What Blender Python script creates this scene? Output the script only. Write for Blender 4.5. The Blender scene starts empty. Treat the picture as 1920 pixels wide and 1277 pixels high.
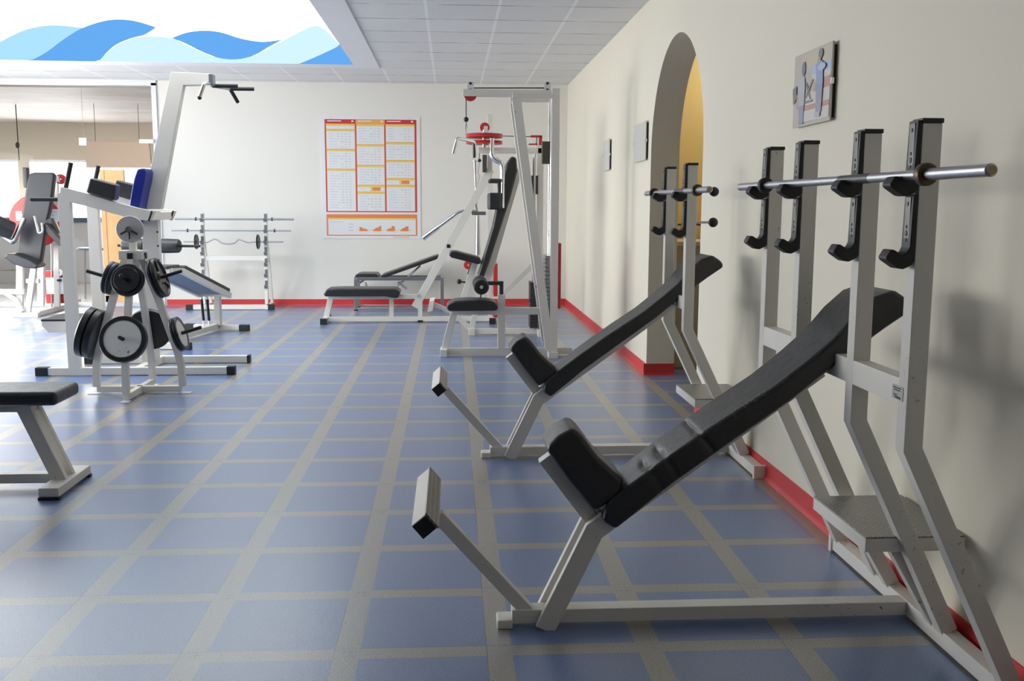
import bpy, bmesh, math, random
from mathutils import Vector, Matrix
random.seed(7)
SC = bpy.context.scene
COL = SC.collection
R = math.radians

# ------------------------------------------------------------------ camera
FPX, PITCH, YAW, ROLL, EYE = 1836.15, 0.13556, 0.062285, 0.0039676, 1.3068
_fw = Vector((math.sin(YAW)*math.cos(PITCH), math.cos(YAW)*math.cos(PITCH), -math.sin(PITCH)))
_r = Vector((math.cos(YAW), -math.sin(YAW), 0)); _u = _r.cross(_fw)
_rr = math.cos(ROLL)*_r + math.sin(ROLL)*_u
_uu = -math.sin(ROLL)*_r + math.cos(ROLL)*_u
cd = bpy.data.cameras.new('camera'); cam = bpy.data.objects.new('camera', cd); COL.objects.link(cam)
cd.sensor_width = 36; cd.lens = FPX/1920*36; cd.clip_start = .05; cd.clip_end = 200
cam.matrix_world = Matrix(((_rr.x, _uu.x, -_fw.x, 0), (_rr.y, _uu.y, -_fw.y, 0), (_rr.z, _uu.z, -_fw.z, EYE), (0, 0, 0, 1)))
SC.camera = cam

def at(px, py, X=None, Y=None, Z=None):
    """room point seen at a photo position, on the plane X=, Y= or Z="""
    d = _fw + _rr*((px-960)/FPX) - _uu*((py-638.5)/FPX)
    t = X/d.x if X is not None else (Y/d.y if Y is not None else (Z-EYE)/d.z)
    return Vector((0, 0, EYE)) + d*t
def V(*a): return Vector(a)
EX, EY, EZ = V(1, 0, 0), V(0, 1, 0), V(0, 0, 1)

# ------------------------------------------------------------------ materials
def nt(name):
    m = bpy.data.materials.new(name); m.use_nodes = True
    t = m.node_tree
    return m, t, t.nodes, t.links, t.nodes['Principled BSDF']
def mix(n, l, fac, a, b):
    x = n.new('ShaderNodeMix'); x.data_type = 'RGBA'
    for sock, v in ((x.inputs['Factor'], fac), (x.inputs[6], a), (x.inputs[7], b)):
        if hasattr(v, 'is_output'): l.new(v, sock)
        else: sock.default_value = v if not isinstance(v, tuple) else (*v, 1)
    return x.outputs[2]
def noise(n, l, scale, detail=2, rough=.5, vec=None):
    x = n.new('ShaderNodeTexNoise'); x.inputs['Scale'].default_value = scale
    x.inputs['Detail'].default_value = detail; x.inputs['Roughness'].default_value = rough
    if vec is not None: l.new(vec, x.inputs['Vector'])
    return x.outputs['Fac']
def math_(n, l, op, a, b=None, c=None):
    x = n.new('ShaderNodeMath'); x.operation = op
    for i, v in enumerate((a, b, c)):
        if v is None: continue
        if hasattr(v, 'is_output'): l.new(v, x.inputs[i])
        else: x.inputs[i].default_value = v
    return x.outputs[0]
def ramp(n, l, fac, lo, hi):
    x = n.new('ShaderNodeMapRange'); x.inputs['From Min'].default_value = lo; x.inputs['From Max'].default_value = hi
    l.new(fac, x.inputs['Value']); return x.outputs['Result']
def bump(n, l, b, h, strength, dist=.002):
    x = n.new('ShaderNodeBump'); x.inputs['Strength'].default_value = strength; x.inputs['Distance'].default_value = dist
    l.new(h, x.inputs['Height']); l.new(x.outputs['Normal'], b.inputs['Normal'])
def objvec(n): return n.new('ShaderNodeTexCoord').outputs['Object']
def plain(name, col, rough=.5, metal=0, bumps=None, spec=.5, vary=.0):
    m, t, n, l, b = nt(name)
    b.inputs['Base Color'].default_value = (*col, 1); b.inputs['Roughness'].default_value = rough
    b.inputs['Metallic'].default_value = metal; b.inputs['Specular IOR Level'].default_value = spec
    if bumps:
        bump(n, l, b, noise(n, l, bumps[0], 3, .6, objvec(n)), bumps[1], .001)
    if vary:
        f = noise(n, l, 9, 3, .6, objvec(n))
        l.new(mix(n, l, f, tuple(c*(1-vary) for c in col), tuple(min(1, c*(1+vary)) for c in col)), b.inputs['Base Color'])
    return m
def emit(name, col, s):
    m, t, n, l, b = nt(name)
    b.inputs['Base Color'].default_value = (0, 0, 0, 1); b.inputs['Roughness'].default_value = 1; b.inputs['Specular IOR Level'].default_value = 0
    b.inputs['Emission Color'].default_value = (*col, 1); b.inputs['Emission Strength'].default_value = s
    return m
def chipped(name, col, amount):
    m, t, n, l, b = nt(name)
    v = objvec(n)
    big = ramp(n, l, noise(n, l, 3.1, 2, .5, v), .52, .66)
    fine = ramp(n, l, noise(n, l, 75, 3, .65, v), .70-amount, .715-amount)
    f = math_(n, l, 'MULTIPLY', big, fine)
    dirt = noise(n, l, 6, 4, .6, v)
    c = mix(n, l, dirt, tuple(k*.93 for k in col), col)
    l.new(mix(n, l, f, c, (.03, .025, .02)), b.inputs['Base Color'])
    b.inputs['Roughness'].default_value = .38
    return m

M = {}
M['white'] = chipped('cream_white_paint', (.80, .77, .71), 0)
M['worn'] = chipped('worn_white_paint', (.80, .77, .71), .05)
M['cap'] = plain('black_plastic', (.012, .012, .013), .4)
M['rubber'] = plain('black_rubber', (.014, .014, .015), .55)
M['chrome'] = plain('chrome', (.78, .78, .8), .12, 1)
M['steel'] = plain('brushed_steel', (.5, .5, .52), .3, 1, (180, .15))
M['darksteel'] = plain('dark_steel', (.11, .11, .11), .38, 1)
M['iron'] = plain('black_iron', (.013, .013, .014), .33)
M['navy'] = plain('navy_coated_iron', (.012, .016, .035), .33)
M['ironwhite'] = chipped('chipped_white_enamel', (.72, .71, .67), .10)
M['greyplate'] = plain('grey_enamel', (.52, .51, .48), .38)
M['red'] = plain('red_enamel', (.56, .035, .03), .35)
M['redbase'] = plain('red_vinyl', (.66, .045, .05), .42)
M['blue'] = plain('blue_vinyl', (.012, .03, .30), .38)
M['gunmetal'] = plain('gunmetal_grey', (.20, .20, .21), .4, .5)
M['brown'] = plain('dark_brown_steel', (.075, .06, .05), .45)
M['brass'] = plain('tarnished_bronze', (.10, .07, .035), .38, .6, vary=.4)
M['brass2'] = plain('worn_brass', (.45, .33, .17), .45, .3, vary=.4)
M['tan'] = plain('tan_board', (.74, .58, .44), .6)
M['oak'] = plain('orange_wood', (.78, .46, .20), .5, vary=.12)
M['lam'] = plain('white_laminate', (.8, .8, .8), .35)
M['slate'] = plain('slate_blue_edge', (.12, .17, .24), .4)
M['paper'] = plain('white_paper', (.82, .82, .82), .45)
M['ink'] = plain('grey_ink', (.55, .55, .58), .6)
M['inkblue'] = plain('pale_blue_ink', (.55, .62, .74), .6)
M['pred'] = plain('poster_red', (.62, .035, .035), .5)
M['por'] = plain('poster_orange', (.85, .25, .08), .5)
M['pam'] = plain('poster_amber', (.86, .42, .10), .5)
M['pyel'] = plain('poster_yellow', (.86, .62, .16), .5)
M['pgreen'] = plain('poster_lime', (.66, .72, .25), .5)
M['sticker'] = plain('silver_sticker', (.45, .45, .44), .4)
M['greypad'] = plain('charcoal_vinyl', (.022, .024, .03), .4, 0, (90, .08))
M['chartpanel'] = plain('off_white_panel', (.62, .61, .58), .25)
M['beige'] = plain('beige_laminate', (.50, .45, .39), .5)
M['cream_in'] = plain('ochre_wall_paint', (.74, .56, .22), .7)

def leather():
    m, t, n, l, b = nt('black_leatherette')
    b.inputs['Base Color'].default_value = (.016, .016, .0165, 1); b.inputs['Roughness'].default_value = .36
    b.inputs['Specular IOR Level'].default_value = .75
    v = objvec(n)
    h = math_(n, l, 'ADD', noise(n, l, 230, 2, .6, v), math_(n, l, 'MULTIPLY', noise(n, l, 14, 3, .6, v), 3.0))
    bump(n, l, b, h, .5, .002)
    l.new(math_(n, l, 'MULTIPLY_ADD', noise(n, l, 25, 3, .6, v), .2, .27), b.inputs['Roughness'])
    return m
M['pad'] = leather()
def worn_leather():
    """the same leatherette with three pressed creases and a cracked, scuffed front edge"""
    m = M['pad'].copy(); m.name = 'cracked_leatherette'; t = m.node_tree; n, l = t.nodes, t.links
    b = n['Principled BSDF']; bp = [x for x in n if x.type == 'BUMP'][0]
    sep = n.new('ShaderNodeSeparateXYZ'); l.new(objvec(n), sep.inputs[0])
    a = .63557
    s = math_(n, l, 'ADD', math_(n, l, 'MULTIPLY', sep.outputs[0], math.cos(a)), math_(n, l, 'MULTIPLY', sep.outputs[2], math.sin(a)))
    s = math_(n, l, 'ADD', s, math_(n, l, 'MULTIPLY', math_(n, l, 'SUBTRACT', noise(n, l, 9, 2, .5, objvec(n)), .5), .03))
    def ridge(s0, w, y0, wy_):
        q = math_(n, l, 'POWER', math_(n, l, 'DIVIDE', math_(n, l, 'SUBTRACT', s, s0), w), 2)
        r = math_(n, l, 'POWER', math_(n, l, 'DIVIDE', math_(n, l, 'SUBTRACT', sep.outputs[1], y0), wy_), 2)
        return math_(n, l, 'EXPONENT', math_(n, l, 'MULTIPLY', math_(n, l, 'ADD', q, r), -1))
    d = math_(n, l, 'ADD', ridge(.142, .012, -.04, .05), math_(n, l, 'ADD', ridge(.20, .012, -.03, .06), ridge(.33, .010, .0, .10)))
    b2 = n.new('ShaderNodeBump'); b2.inputs['Strength'].default_value = 1; b2.inputs['Distance'].default_value = .012; b2.invert = True
    l.new(d, b2.inputs['Height']); l.new(bp.outputs['Normal'], b2.inputs['Normal']); l.new(b2.outputs['Normal'], b.inputs['Normal'])
    edge = ramp(n, l, sep.outputs[1], -.085, -.105)
    zone = math_(n, l, 'MULTIPLY', edge, ridge(.52, .14, -.1, .2))
    perp = math_(n, l, 'SUBTRACT', math_(n, l, 'MULTIPLY', sep.outputs[2], math.cos(a)), math_(n, l, 'MULTIPLY', sep.outputs[0], math.sin(a)))
    rim = math_(n, l, 'POWER', math_(n, l, 'DIVIDE', math_(n, l, 'SUBTRACT', perp, .532), .011), 2)
    zone = math_(n, l, 'MULTIPLY', zone, math_(n, l, 'EXPONENT', math_(n, l, 'MULTIPLY', rim, -1)))
    crack = ramp(n, l, noise(n, l, 160, 3, .7, objvec(n)), .52, .62)
    l.new(mix(n, l, math_(n, l, 'MULTIPLY', zone, crack), (.016, .016, .0165), (.16, .155, .14)), b.inputs['Base Color'])
    return m
M['padworn'] = worn_leather()

def diamond():
    m, t, n, l, b = nt('diamond_tread_steel')
    b.inputs['Base Color'].default_value = (.36, .35, .33, 1); b.inputs['Metallic'].default_value = .85
    b.inputs['Roughness'].default_value = .42
    tc = objvec(n); sep = n.new('ShaderNodeSeparateXYZ'); l.new(tc, sep.inputs[0])
    k = 260.0
    a = math_(n, l, 'ADD', sep.outputs[0], sep.outputs[1]); c = math_(n, l, 'SUBTRACT', sep.outputs[0], sep.outputs[1])
    s1 = math_(n, l, 'SINE', math_(n, l, 'MULTIPLY', a, k)); s2 = math_(n, l, 'SINE', math_(n, l, 'MULTIPLY', c, k))
    f1 = math_(n, l, 'MULTIPLY', ramp(n, l, s1, .35, .9), ramp(n, l, s2, -.55, .1))
    f2 = math_(n, l, 'MULTIPLY', ramp(n, l, s2, -.35, -.9), ramp(n, l, s1, .55, -.1))
    h = math_(n, l, 'MAXIMUM', f1, f2)
    bump(n, l, b, h, 1, .004)
    l.new(mix(n, l, h, (.27, .26, .24), (.5, .49, .46)), b.inputs['Base Color'])
    return m
M['tread'] = diamond()

def floor_mat():
    m, t, n, l, b = nt('blue_rubber_tiles')
    geo = n.new('ShaderNodeNewGeometry'); sep = n.new('ShaderNodeSeparateXYZ'); l.new(geo.outputs['Position'], sep.inputs[0])
    P = geo.outputs['Position']
    def axis(sock, off):
        f = math_(n, l, 'FRACT', math_(n, l, 'DIVIDE', math_(n, l, 'ADD', sock, 45.0-off), .45))
        return math_(n, l, 'ABSOLUTE', math_(n, l, 'SUBTRACT', f, .5)), f      # .5 = on the strip centre
    ax, fx = axis(sep.outputs[0], -1.2117); ay, fy = axis(sep.outputs[1], 2.7573)
    w = .5 - .0375/.45
    sx = ramp(n, l, ax, w-.004, w+.004); sy = ramp(n, l, ay, w+.004, w+.012)
    strip = math_(n, l, 'MAXIMUM', sx, sy)
    # tile seams along one side of each strip, fading in and out
    def seam(f, pos): return math_(n, l, 'LESS_THAN', math_(n, l, 'ABSOLUTE', math_(n, l, 'SUBTRACT', f, pos)), .0035)
    var = noise(n, l, 2.3, 1, .5, P)
    sm = math_(n, l, 'MAXIMUM', seam(fx, 1-.0835), seam(fy, .076))
    sm = math_(n, l, 'MULTIPLY', sm, ramp(n, l, var, .42, .6))
    # interlocking dog-bone at the strip crossings
    cx = math_(n, l, 'MAXIMUM', math_(n, l, 'LESS_THAN', math_(n, l, 'ABSOLUTE', math_(n, l, 'SUBTRACT', ax, .478)), .004),
               math_(n, l, 'LESS_THAN', math_(n, l, 'ABSOLUTE', math_(n, l, 'SUBTRACT', ay, .47)), .004))
    cross = math_(n, l, 'MULTIPLY', math_(n, l, 'MULTIPLY', math_(n, l, 'GREATER_THAN', ax, .44), math_(n, l, 'GREATER_THAN', ay, .44)), cx)
    cross = math_(n, l, 'MULTIPLY', cross, ramp(n, l, noise(n, l, 9, 1, .5, P), .5, .6))
    sm = math_(n, l, 'MAXIMUM', sm, math_(n, l, 'MULTIPLY', cross, .7))
    grain = noise(n, l, 190, 2, .75, P); gr = ramp(n, l, grain, .34, .66)
    cloud = noise(n, l, 1.7, 3, .6, P)
    blue = mix(n, l, gr, (.035, .095, .275), (.16, .265, .51))
    blue = mix(n, l, math_(n, l, 'MULTIPLY', cloud, .35), blue, (.16, .20, .29))
    grey = mix(n, l, gr, (.17, .162, .14), (.43, .41, .36))
    c = mix(n, l, strip, blue, grey)
    c = mix(n, l, math_(n, l, 'MULTIPLY', sm, .75), c, (.03, .03, .035))
    l.new(c, b.inputs['Base Color'])
    b.inputs['Roughness'].default_value = .34; b.inputs['Specular IOR Level'].default_value = 1.0
    b.inputs['Coat Weight'].default_value = .5; b.inputs['Coat Roughness'].default_value = .30; b.inputs['Coat IOR'].default_value = 1.6
    bump(n, l, b, grain, .35, .0015)
    return m
M['floor'] = floor_mat()

def wall_mat(name, col, sc=.03):
    m, t, n, l, b = nt(name)
    geo = n.new('ShaderNodeNewGeometry').outputs['Position']
    f = noise(n, l, .9, 3, .55, geo)
    l.new(mix(n, l, f, tuple(c*(1-sc) for c in col), tuple(min(1, c*(1+sc)) for c in col)), b.inputs['Base Color'])
    b.inputs['Roughness'].default_value = .55; b.inputs['Specular IOR Level'].default_value = .35
    bump(n, l, b, noise(n, l, 120, 3, .6, geo), .06, .001)
    return m
M['wall'] = wall_mat('cream_wall_paint', (.82, .77, .64))
M['wallw'] = wall_mat('white_wall_paint', (.83, .80, .735))
M['wallbar'] = wall_mat('beige_wall_paint', (.62, .55, .44))
M['plaster'] = wall_mat('white_plaster', (.82, .82, .84), .01)

def streaky():
    m, t, n, l, b = nt('streaky_plaster')
    mp = n.new('ShaderNodeMapping'); mp.inputs['Scale'].default_value = (.5, 1.6, 1)
    mp.inputs['Rotation'].default_value = (0, 0, R(18))
    l.new(n.new('ShaderNodeNewGeometry').outputs['Position'], mp.inputs['Vector'])
    f = ramp(n, l, noise(n, l, 1.6, 4, .6, mp.outputs['Vector']), .3, .7)
    l.new(mix(n, l, f, (.30, .25, .225), (.44, .415, .39)), b.inputs['Base Color']); b.inputs['Roughness'].default_value = .6
    return m
M['streak'] = streaky()

def ceil_mat():
    m, t, n, l, b = nt('suspended_ceiling_tiles')
    geo = n.new('ShaderNodeNewGeometry'); sep = n.new('ShaderNodeSeparateXYZ'); l.new(geo.outputs['Position'], sep.inputs[0])
    P = geo.outputs['Position']
    def dist(sock, off, p):
        f = math_(n, l, 'FRACT', math_(n, l, 'DIVIDE', math_(n, l, 'ADD', sock, 100*p-off), p))
        return math_(n, l, 'MULTIPLY', math_(n, l, 'SUBTRACT', .5, math_(n, l, 'ABSOLUTE', math_(n, l, 'SUBTRACT', f, .5))), p)
    dx = dist(sep.outputs[0], -.193, .585); dy = dist(sep.outputs[1], 8.03, .606)
    stain = noise(n, l, 2.2, 4, .65, P)
    base = mix(n, l, stain, (.70, .695, .69), (.82, .815, .81))
    # each tile a touch different
    cell = n.new('ShaderNodeTexWhiteNoise'); cell.noise_dimensions = '2D'
    cv = n.new('ShaderNodeCombineXYZ')
    l.new(math_(n, l, 'FLOOR', math_(n, l, 'DIVIDE', math_(n, l, 'ADD', sep.outputs[0], .193), .585)), cv.inputs[0])
    l.new(math_(n, l, 'FLOOR', math_(n, l, 'DIVIDE', math_(n, l, 'SUBTRACT', sep.outputs[1], 8.03), .606)), cv.inputs[1])
    l.new(cv.outputs[0], cell.inputs['Vector'])
    base = mix(n, l, math_(n, l, 'MULTIPLY', cell.outputs['Value'], .25), base, (.60, .60, .615))
    c = mix(n, l, math_(n, l, 'LESS_THAN', dx, .013), base, (.86, .86, .85))
    edge = math_(n, l, 'MULTIPLY', math_(n, l, 'LESS_THAN', dy, .009), ramp(n, l, noise(n, l, 5, 2, .6, P), .3, .62))
    c = mix(n, l, edge, c, (.16, .155, .15))
    l.new(c, b.inputs['Base Color']); b.inputs['Roughness'].default_value = .8
    return m
M['ceiling'] = ceil_mat()

def glass():
    m, t, n, l, b = nt('clear_glass')
    b.inputs['Base Color'].default_value = (1, 1, 1, 1)
    tr = n.new('ShaderNodeBsdfTransparent'); gl = n.new('ShaderNodeBsdfGlossy'); gl.inputs['Roughness'].default_value = .02
    fr = n.new('ShaderNodeFresnel'); fr.inputs['IOR'].default_value = 1.12
    ms = n.new('ShaderNodeMixShader'); l.new(fr.outputs[0], ms.inputs[0]); l.new(tr.outputs[0], ms.inputs[1]); l.new(gl.outputs[0], ms.inputs[2])
    l.new(ms.outputs[0], n['Material Output'].inputs['Surface'])
    return m
M['glass'] = glass()
M['day'] = emit('daylight_pane', (.93, .97, 1), 5)
M['dayc'] = emit('daylight_pane_cafe', (.95, .98, 1), 2.5)
M['lb_white'] = emit('backlit_white_film', (.93, .98, 1), 4.2)
M['lb_pale'] = emit('backlit_pale_blue_film', (.60, .84, .97), 1.0)
M['lb_light'] = emit('backlit_light_blue_film', (.40, .72, .93), .98)
M['lb_blue'] = emit('backlit_blue_film', (.13, .40, .86), .95)

# ------------------------------------------------------------------ mesh building
class MB:
    """collects shapes; build() links them as ONE mesh object"""
    def __init__(self): self.bm = bmesh.new(); self.mats = []; self.cur = 0
    def use(self, mat):
        if mat not in self.mats: self.mats.append(mat)
        self.cur = self.mats.index(mat); return self
    def _add(self, b, bev=0, seg=2, smooth=False, ang=30):
        bmesh.ops.recalc_face_normals(b, faces=b.faces)
        if bev:
            es = [e for e in b.edges if len(e.link_faces) == 2 and e.calc_face_angle(0) > R(ang)]
            bmesh.ops.bevel(b, geom=es, offset=bev, segments=seg, profile=.5, affect='EDGES', clamp_overlap=True)
        for f in b.faces:
            f.material_index = self.cur; f.smooth = smooth or bev > 0
        me = bpy.data.meshes.new('tmp'); b.to_mesh(me); b.free()
        self.bm.from_mesh(me); bpy.data.meshes.remove(me); return self
    def box(self, x0, x1, y0, y1, z0, z1, bev=0, seg=2):
        b = bmesh.new()
        vs = [b.verts.new((x, y, z)) for x in (x0, x1) for y in (y0, y1) for z in (z0, z1)]
        for q in ((0, 1, 3, 2), (4, 6, 7, 5), (0, 4, 5, 1), (2, 3, 7, 6), (0, 2, 6, 4), (1, 5, 7, 3)):
            b.faces.new([vs[i] for i in q])
        return self._add(b, bev, seg)
    def beam(self, pts, w, d, n=EY, bev=.003):
        """rectangular tube along a polyline lying in the plane with normal n: w across in that plane, d along n"""
        n = Vector(n).normalized(); pts = [Vector(p) for p in pts]; b = bmesh.new(); rings = []
        for i, p in enumerate(pts):
            a = (p-pts[i-1]).normalized() if i else None
            c = (pts[i+1]-p).normalized() if i < len(pts)-1 else None
            if a is None: a = c
            if c is None: c = a
            s1, s2 = n.cross(a).normalized(), n.cross(c).normalized()
            m = (s1+s2).normalized(); k = 1/max(.3, m.dot(s1))
            o = m*(w/2*k); q = n*(d/2)
            rings.append([b.verts.new(p+o+q), b.verts.new(p-o+q), b.verts.new(p-o-q), b.verts.new(p+o-q)])
        for A, B in zip(rings, rings[1:]):
            for k in range(4): b.faces.new((A[k], A[(k+1) % 4], B[(k+1) % 4], B[k]))
        b.faces.new(rings[0][::-1]); b.faces.new(rings[-1])
        return self._add(b, bev, 2, ang=60)
    def prism(self, poly, n, d, bev=0, seg=2, ang=30):
        """polygon (3-D points) extruded d both sides along n"""
        n = Vector(n).normalized(); b = bmesh.new()
        A = [b.verts.new(Vector(p)-n*d) for p in poly]; B = [b.verts.new(Vector(p)+n*d) for p in poly]
        b.faces.new(A); b.faces.new(B[::-1]); k = len(A)
        for i in range(k): b.faces.new((A[i], B[i], B[(i+1) % k], A[(i+1) % k]))
        return self._add(b, bev, seg, ang=ang)
    def pipe(self, pts, r, seg=12, fillet=0, caps=True):
        pts = [Vector(p) for p in pts]
        if fillet:
            out = [pts[0]]
            for i in range(1, len(pts)-1):
                p = pts[i]; a = pts[i-1]-p; c = pts[i+1]-p
                f = min(fillet, a.length*.49, c.length*.49)
                A, B = p+a.normalized()*f, p+c.normalized()*f
                for k in range(7):
                    t = k/6; out.append(A*(1-t)**2+p*2*t*(1-t)+B*t*t)
            out.append(pts[-1]); pts = out
        b = bmesh.new(); rings = []; ref = None
        for i, p in enumerate(pts):
            t = ((pts[min(i+1, len(pts)-1)]-pts[max(i-1, 0)])).normalized()
            if ref is None:
                ref = t.orthogonal().normalized()
            ref = (ref-t*ref.dot(t)).normalized(); o = t.cross(ref)
            rr = r[i] if isinstance(r, (list, tuple)) else r
            rings.append([b.verts.new(p+(ref*math.cos(a)+o*math.sin(a))*rr) for a in [2*math.pi*k/seg for k in range(seg)]])
        for A, B in zip(rings, rings[1:]):
            for k in range(seg): b.faces.new((A[k], A[(k+1) % seg], B[(k+1) % seg], B[k]))
        if caps: b.faces.new(rings[0][::-1]); b.faces.new(rings[-1])
        return self._add(b, 0, smooth=True)
    def lathe(self, c, axis, prof, seg=40, closed=False):
        """prof = [(radius, height along axis)...]"""
        c = Vector(c); axis = Vector(axis).normalized(); o = axis.orthogonal().normalized(); p = axis.cross(o)
        b = bmesh.new(); rings = []
        for r, h in prof:
            if r < 1e-6: rings.append([b.verts.new(c+axis*h)])
            else: rings.append([b.verts.new(c+axis*h+(o*math.cos(a)+p*math.sin(a))*r) for a in [2*math.pi*k/seg for k in range(seg)]])
        pairs = list(zip(rings, rings[1:])) + ([(rings[-1], rings[0])] if closed else [])
        for A, B in pairs:
            for k in range(seg):
                a0, a1, b0, b1 = A[k % len(A)], A[(k+1) % len(A)], B[k % len(B)], B[(k+1) % len(B)]
                vs = []
                for v in (a0, a1, b1, b0):
                    if v not in vs: vs.append(v)
                if len(vs) > 2:
                    try: b.faces.new(vs)
                    except ValueError: pass
        return self._add(b, 0, smooth=True)
    def ball(self, c, r, sx=1, sy=1, sz=1):
        b = bmesh.new(); bmesh.ops.create_uvsphere(b, u_segments=20, v_segments=12, radius=r)
        for v in b.verts: v.co = Vector((v.co.x*sx, v.co.y*sy, v.co.z*sz))+Vector(c)
        return self._add(b, 0, smooth=True)
    def quad(self, pts):
        b = bmesh.new(); b.faces.new([b.verts.new(p) for p in pts])
        me = bpy.data.meshes.new('tmp'); b.faces.ensure_lookup_table(); b.faces[0].material_index = self.cur
        b.to_mesh(me); b.free(); self.bm.from_mesh(me); bpy.data.meshes.remove(me); return self
    def build(self, name, mat=None, parent=None, world=True, sharp=40, label=None):
        me = bpy.data.meshes.new(name); 
        self.bm.to_mesh(me); self.bm.free()
        if self.mats:
            for k in self.mats: me.materials.append(M[k])
        else: me.materials.append(M[mat])
        o = bpy.data.objects.new(name, me); COL.objects.link(o)
        if parent is not None:
            if world: me.transform(root_matrix(parent).inverted())
            o.parent = parent
        else:
            vs = me.vertices
            if len(vs) and world:
                x = [v.co for v in vs]
                c = Vector(((min(p.x for p in x)+max(p.x for p in x))/2, (min(p.y for p in x)+max(p.y for p in x))/2, min(p.z for p in x)))
                me.transform(Matrix.Translation(-c)); o.location = c
        try: me.set_sharp_from_angle(angle=R(sharp))
        except Exception: pass
        w = o.modifiers.new('weighted_normals', 'WEIGHTED_NORMAL'); w.keep_sharp = True; w.weight = 60
        if label: o['label'] = label
        return o
def root_matrix(o):
    m = Matrix.Identity(4); ch = []
    while o is not None: ch.append(o); o = o.parent
    for k in reversed(ch): m = m @ Matrix.LocRotScale(k.location, k.rotation_euler, k.scale)
    return m
def tag(o, label, cat, group=None, kind=None):
    o['label'] = label; o['category'] = cat
    if group: o['group'] = group
    if kind: o['kind'] = kind
    return o
def thing(name, label, cat, loc, rotz=0, group=None, rot=None):
    o = bpy.data.objects.new(name, None); COL.objects.link(o); o.empty_display_size = .1
    o.location = loc; o.rotation_euler = rot if rot is not None else (0, 0, rotz)
    return tag(o, label, cat, group)
def struct(o): o['kind'] = 'structure'; return o
def copy_tree(o, parent=None):
    c = o.copy(); COL.objects.link(c); c.parent = parent
    for k in [x for x in bpy.data.objects if x.parent == o]: copy_tree(k, c)
    return c
# ------------------------------------------------------------------ room shell
XW, YB, ZC = 1.53, 13.05, 2.885
ARC_Y0, ARC_Y1, ARC_Z = 5.965, 7.535, 1.685
struct(MB().box(-6.9, 3.4, -8, 13.05, -.1, 0).build('floor', 'floor'))
# ceiling around the light box opening
LX0, LX1, LY0, LY1 = -5.6, -1.08, 7.3, 11.33
c = MB()
FR = .275
for x0, x1, y0, y1 in ((-6.9, 1.75, -8, LY0-FR), (-6.9, LX0-FR, LY0-FR, LY1+FR), (LX1+FR, 1.75, LY0-FR, LY1+FR), (-6.9, 1.75, LY1+FR, 13.2)):
    c.box(x0, x1, y0, y1, ZC, ZC+.06)
struct(c.build('ceiling', 'ceiling'))
f = MB()
z0 = ZC-.012
f.box(LX1, LX1+FR, LY0-FR, LY1+FR, z0, ZC+.06); f.box(LX0-FR, LX0, LY0-FR, LY1+FR, z0, ZC+.06)
f.box(LX0, LX1, LY1, LY1+FR, z0, ZC+.06); f.box(LX0, LX1, LY0-FR, LY0, z0, ZC+.06)
struct(f.build('trim_1', 'plaster'))
# right wall with the arched opening
arc = [(ARC_Y0, 0), (ARC_Y0, ARC_Z)]
ry = (ARC_Y1-ARC_Y0)/2; cy = (ARC_Y0+ARC_Y1)/2
for k in range(1, 32):
    a = math.pi*(1-k/32); arc.append((cy+ry*math.cos(a), ARC_Z+ry*math.sin(a)))
arc += [(ARC_Y1, ARC_Z), (ARC_Y1, 0)]
out = [(-8, 0)]+arc+[(13.2, 0), (13.2, ZC+.06), (-8, ZC+.06)]
w = MB().prism([V(XW+.11, y, z) for y, z in out], EX, .11)
struct(w.build('wall_right', 'wall', sharp=20))
struct(MB().box(-3.78, XW, YB, YB+.15, 0, ZC+.06).build('wall_back', 'wallw'))
struct(MB().box(-6.9, XW+.22, -8.15, -8, 0, ZC+.06).build('wall_front', 'wall'))
lw = MB()
wy = [(4.5, 6.4), (7.0, 9.0), (9.5, 11.5)]
lw.box(-7.0, -6.8, -8, 13.2, 0, .45); lw.box(-7.0, -6.8, -8, 13.2, 2.15, ZC+.06)
edges = [-8]+[v for p in wy for v in p]+[13.2]
for a, b in zip(edges[::2], edges[1::2]): lw.box(-7.0, -6.8, a, b, .45, 2.15)
struct(lw.build('wall_left', 'wallw'))
n_win = 3
for a, b in wy:
    o = struct(MB().box(-6.98, -6.82, a, a+.05, .45, 2.15).box(-6.98, -6.82, b-.05, b, .45, 2.15).box(-6.98, -6.82, a, b, .45, .5)
               .box(-6.98, -6.82, a, b, 2.1, 2.15).box(-6.96, -6.84, (a+b)/2-.03, (a+b)/2+.03, .5, 2.1).build('window_%d' % n_win, 'lam'))
    MB().box(-6.92, -6.91, a+.05, b-.05, .5, 2.1).build('pane', 'day', o); n_win += 1
# red vinyl baseboards with a coved foot
prof = [(0, .088), (.007, .088), (.009, .024), (.02, .007), (.022, 0), (0, 0)]
struct(MB().prism([V(XW-x, (13.05+ARC_Y1)/2, z) for x, z in prof], EY, (13.05-ARC_Y1)/2)
       .prism([V(XW-x, (ARC_Y0-8)/2, z) for x, z in prof], EY, (ARC_Y0+8)/2)
       .prism([V(XW+.10, ARC_Y1-x, z) for x, z in prof], EX, .122)
       .build('baseboard_right', 'redbase'))
struct(MB().prism([V((-3.72+XW)/2, YB-x, z) for x, z in prof], EX, (XW+3.72)/2).build('baseboard_back', 'redbase'))

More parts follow.
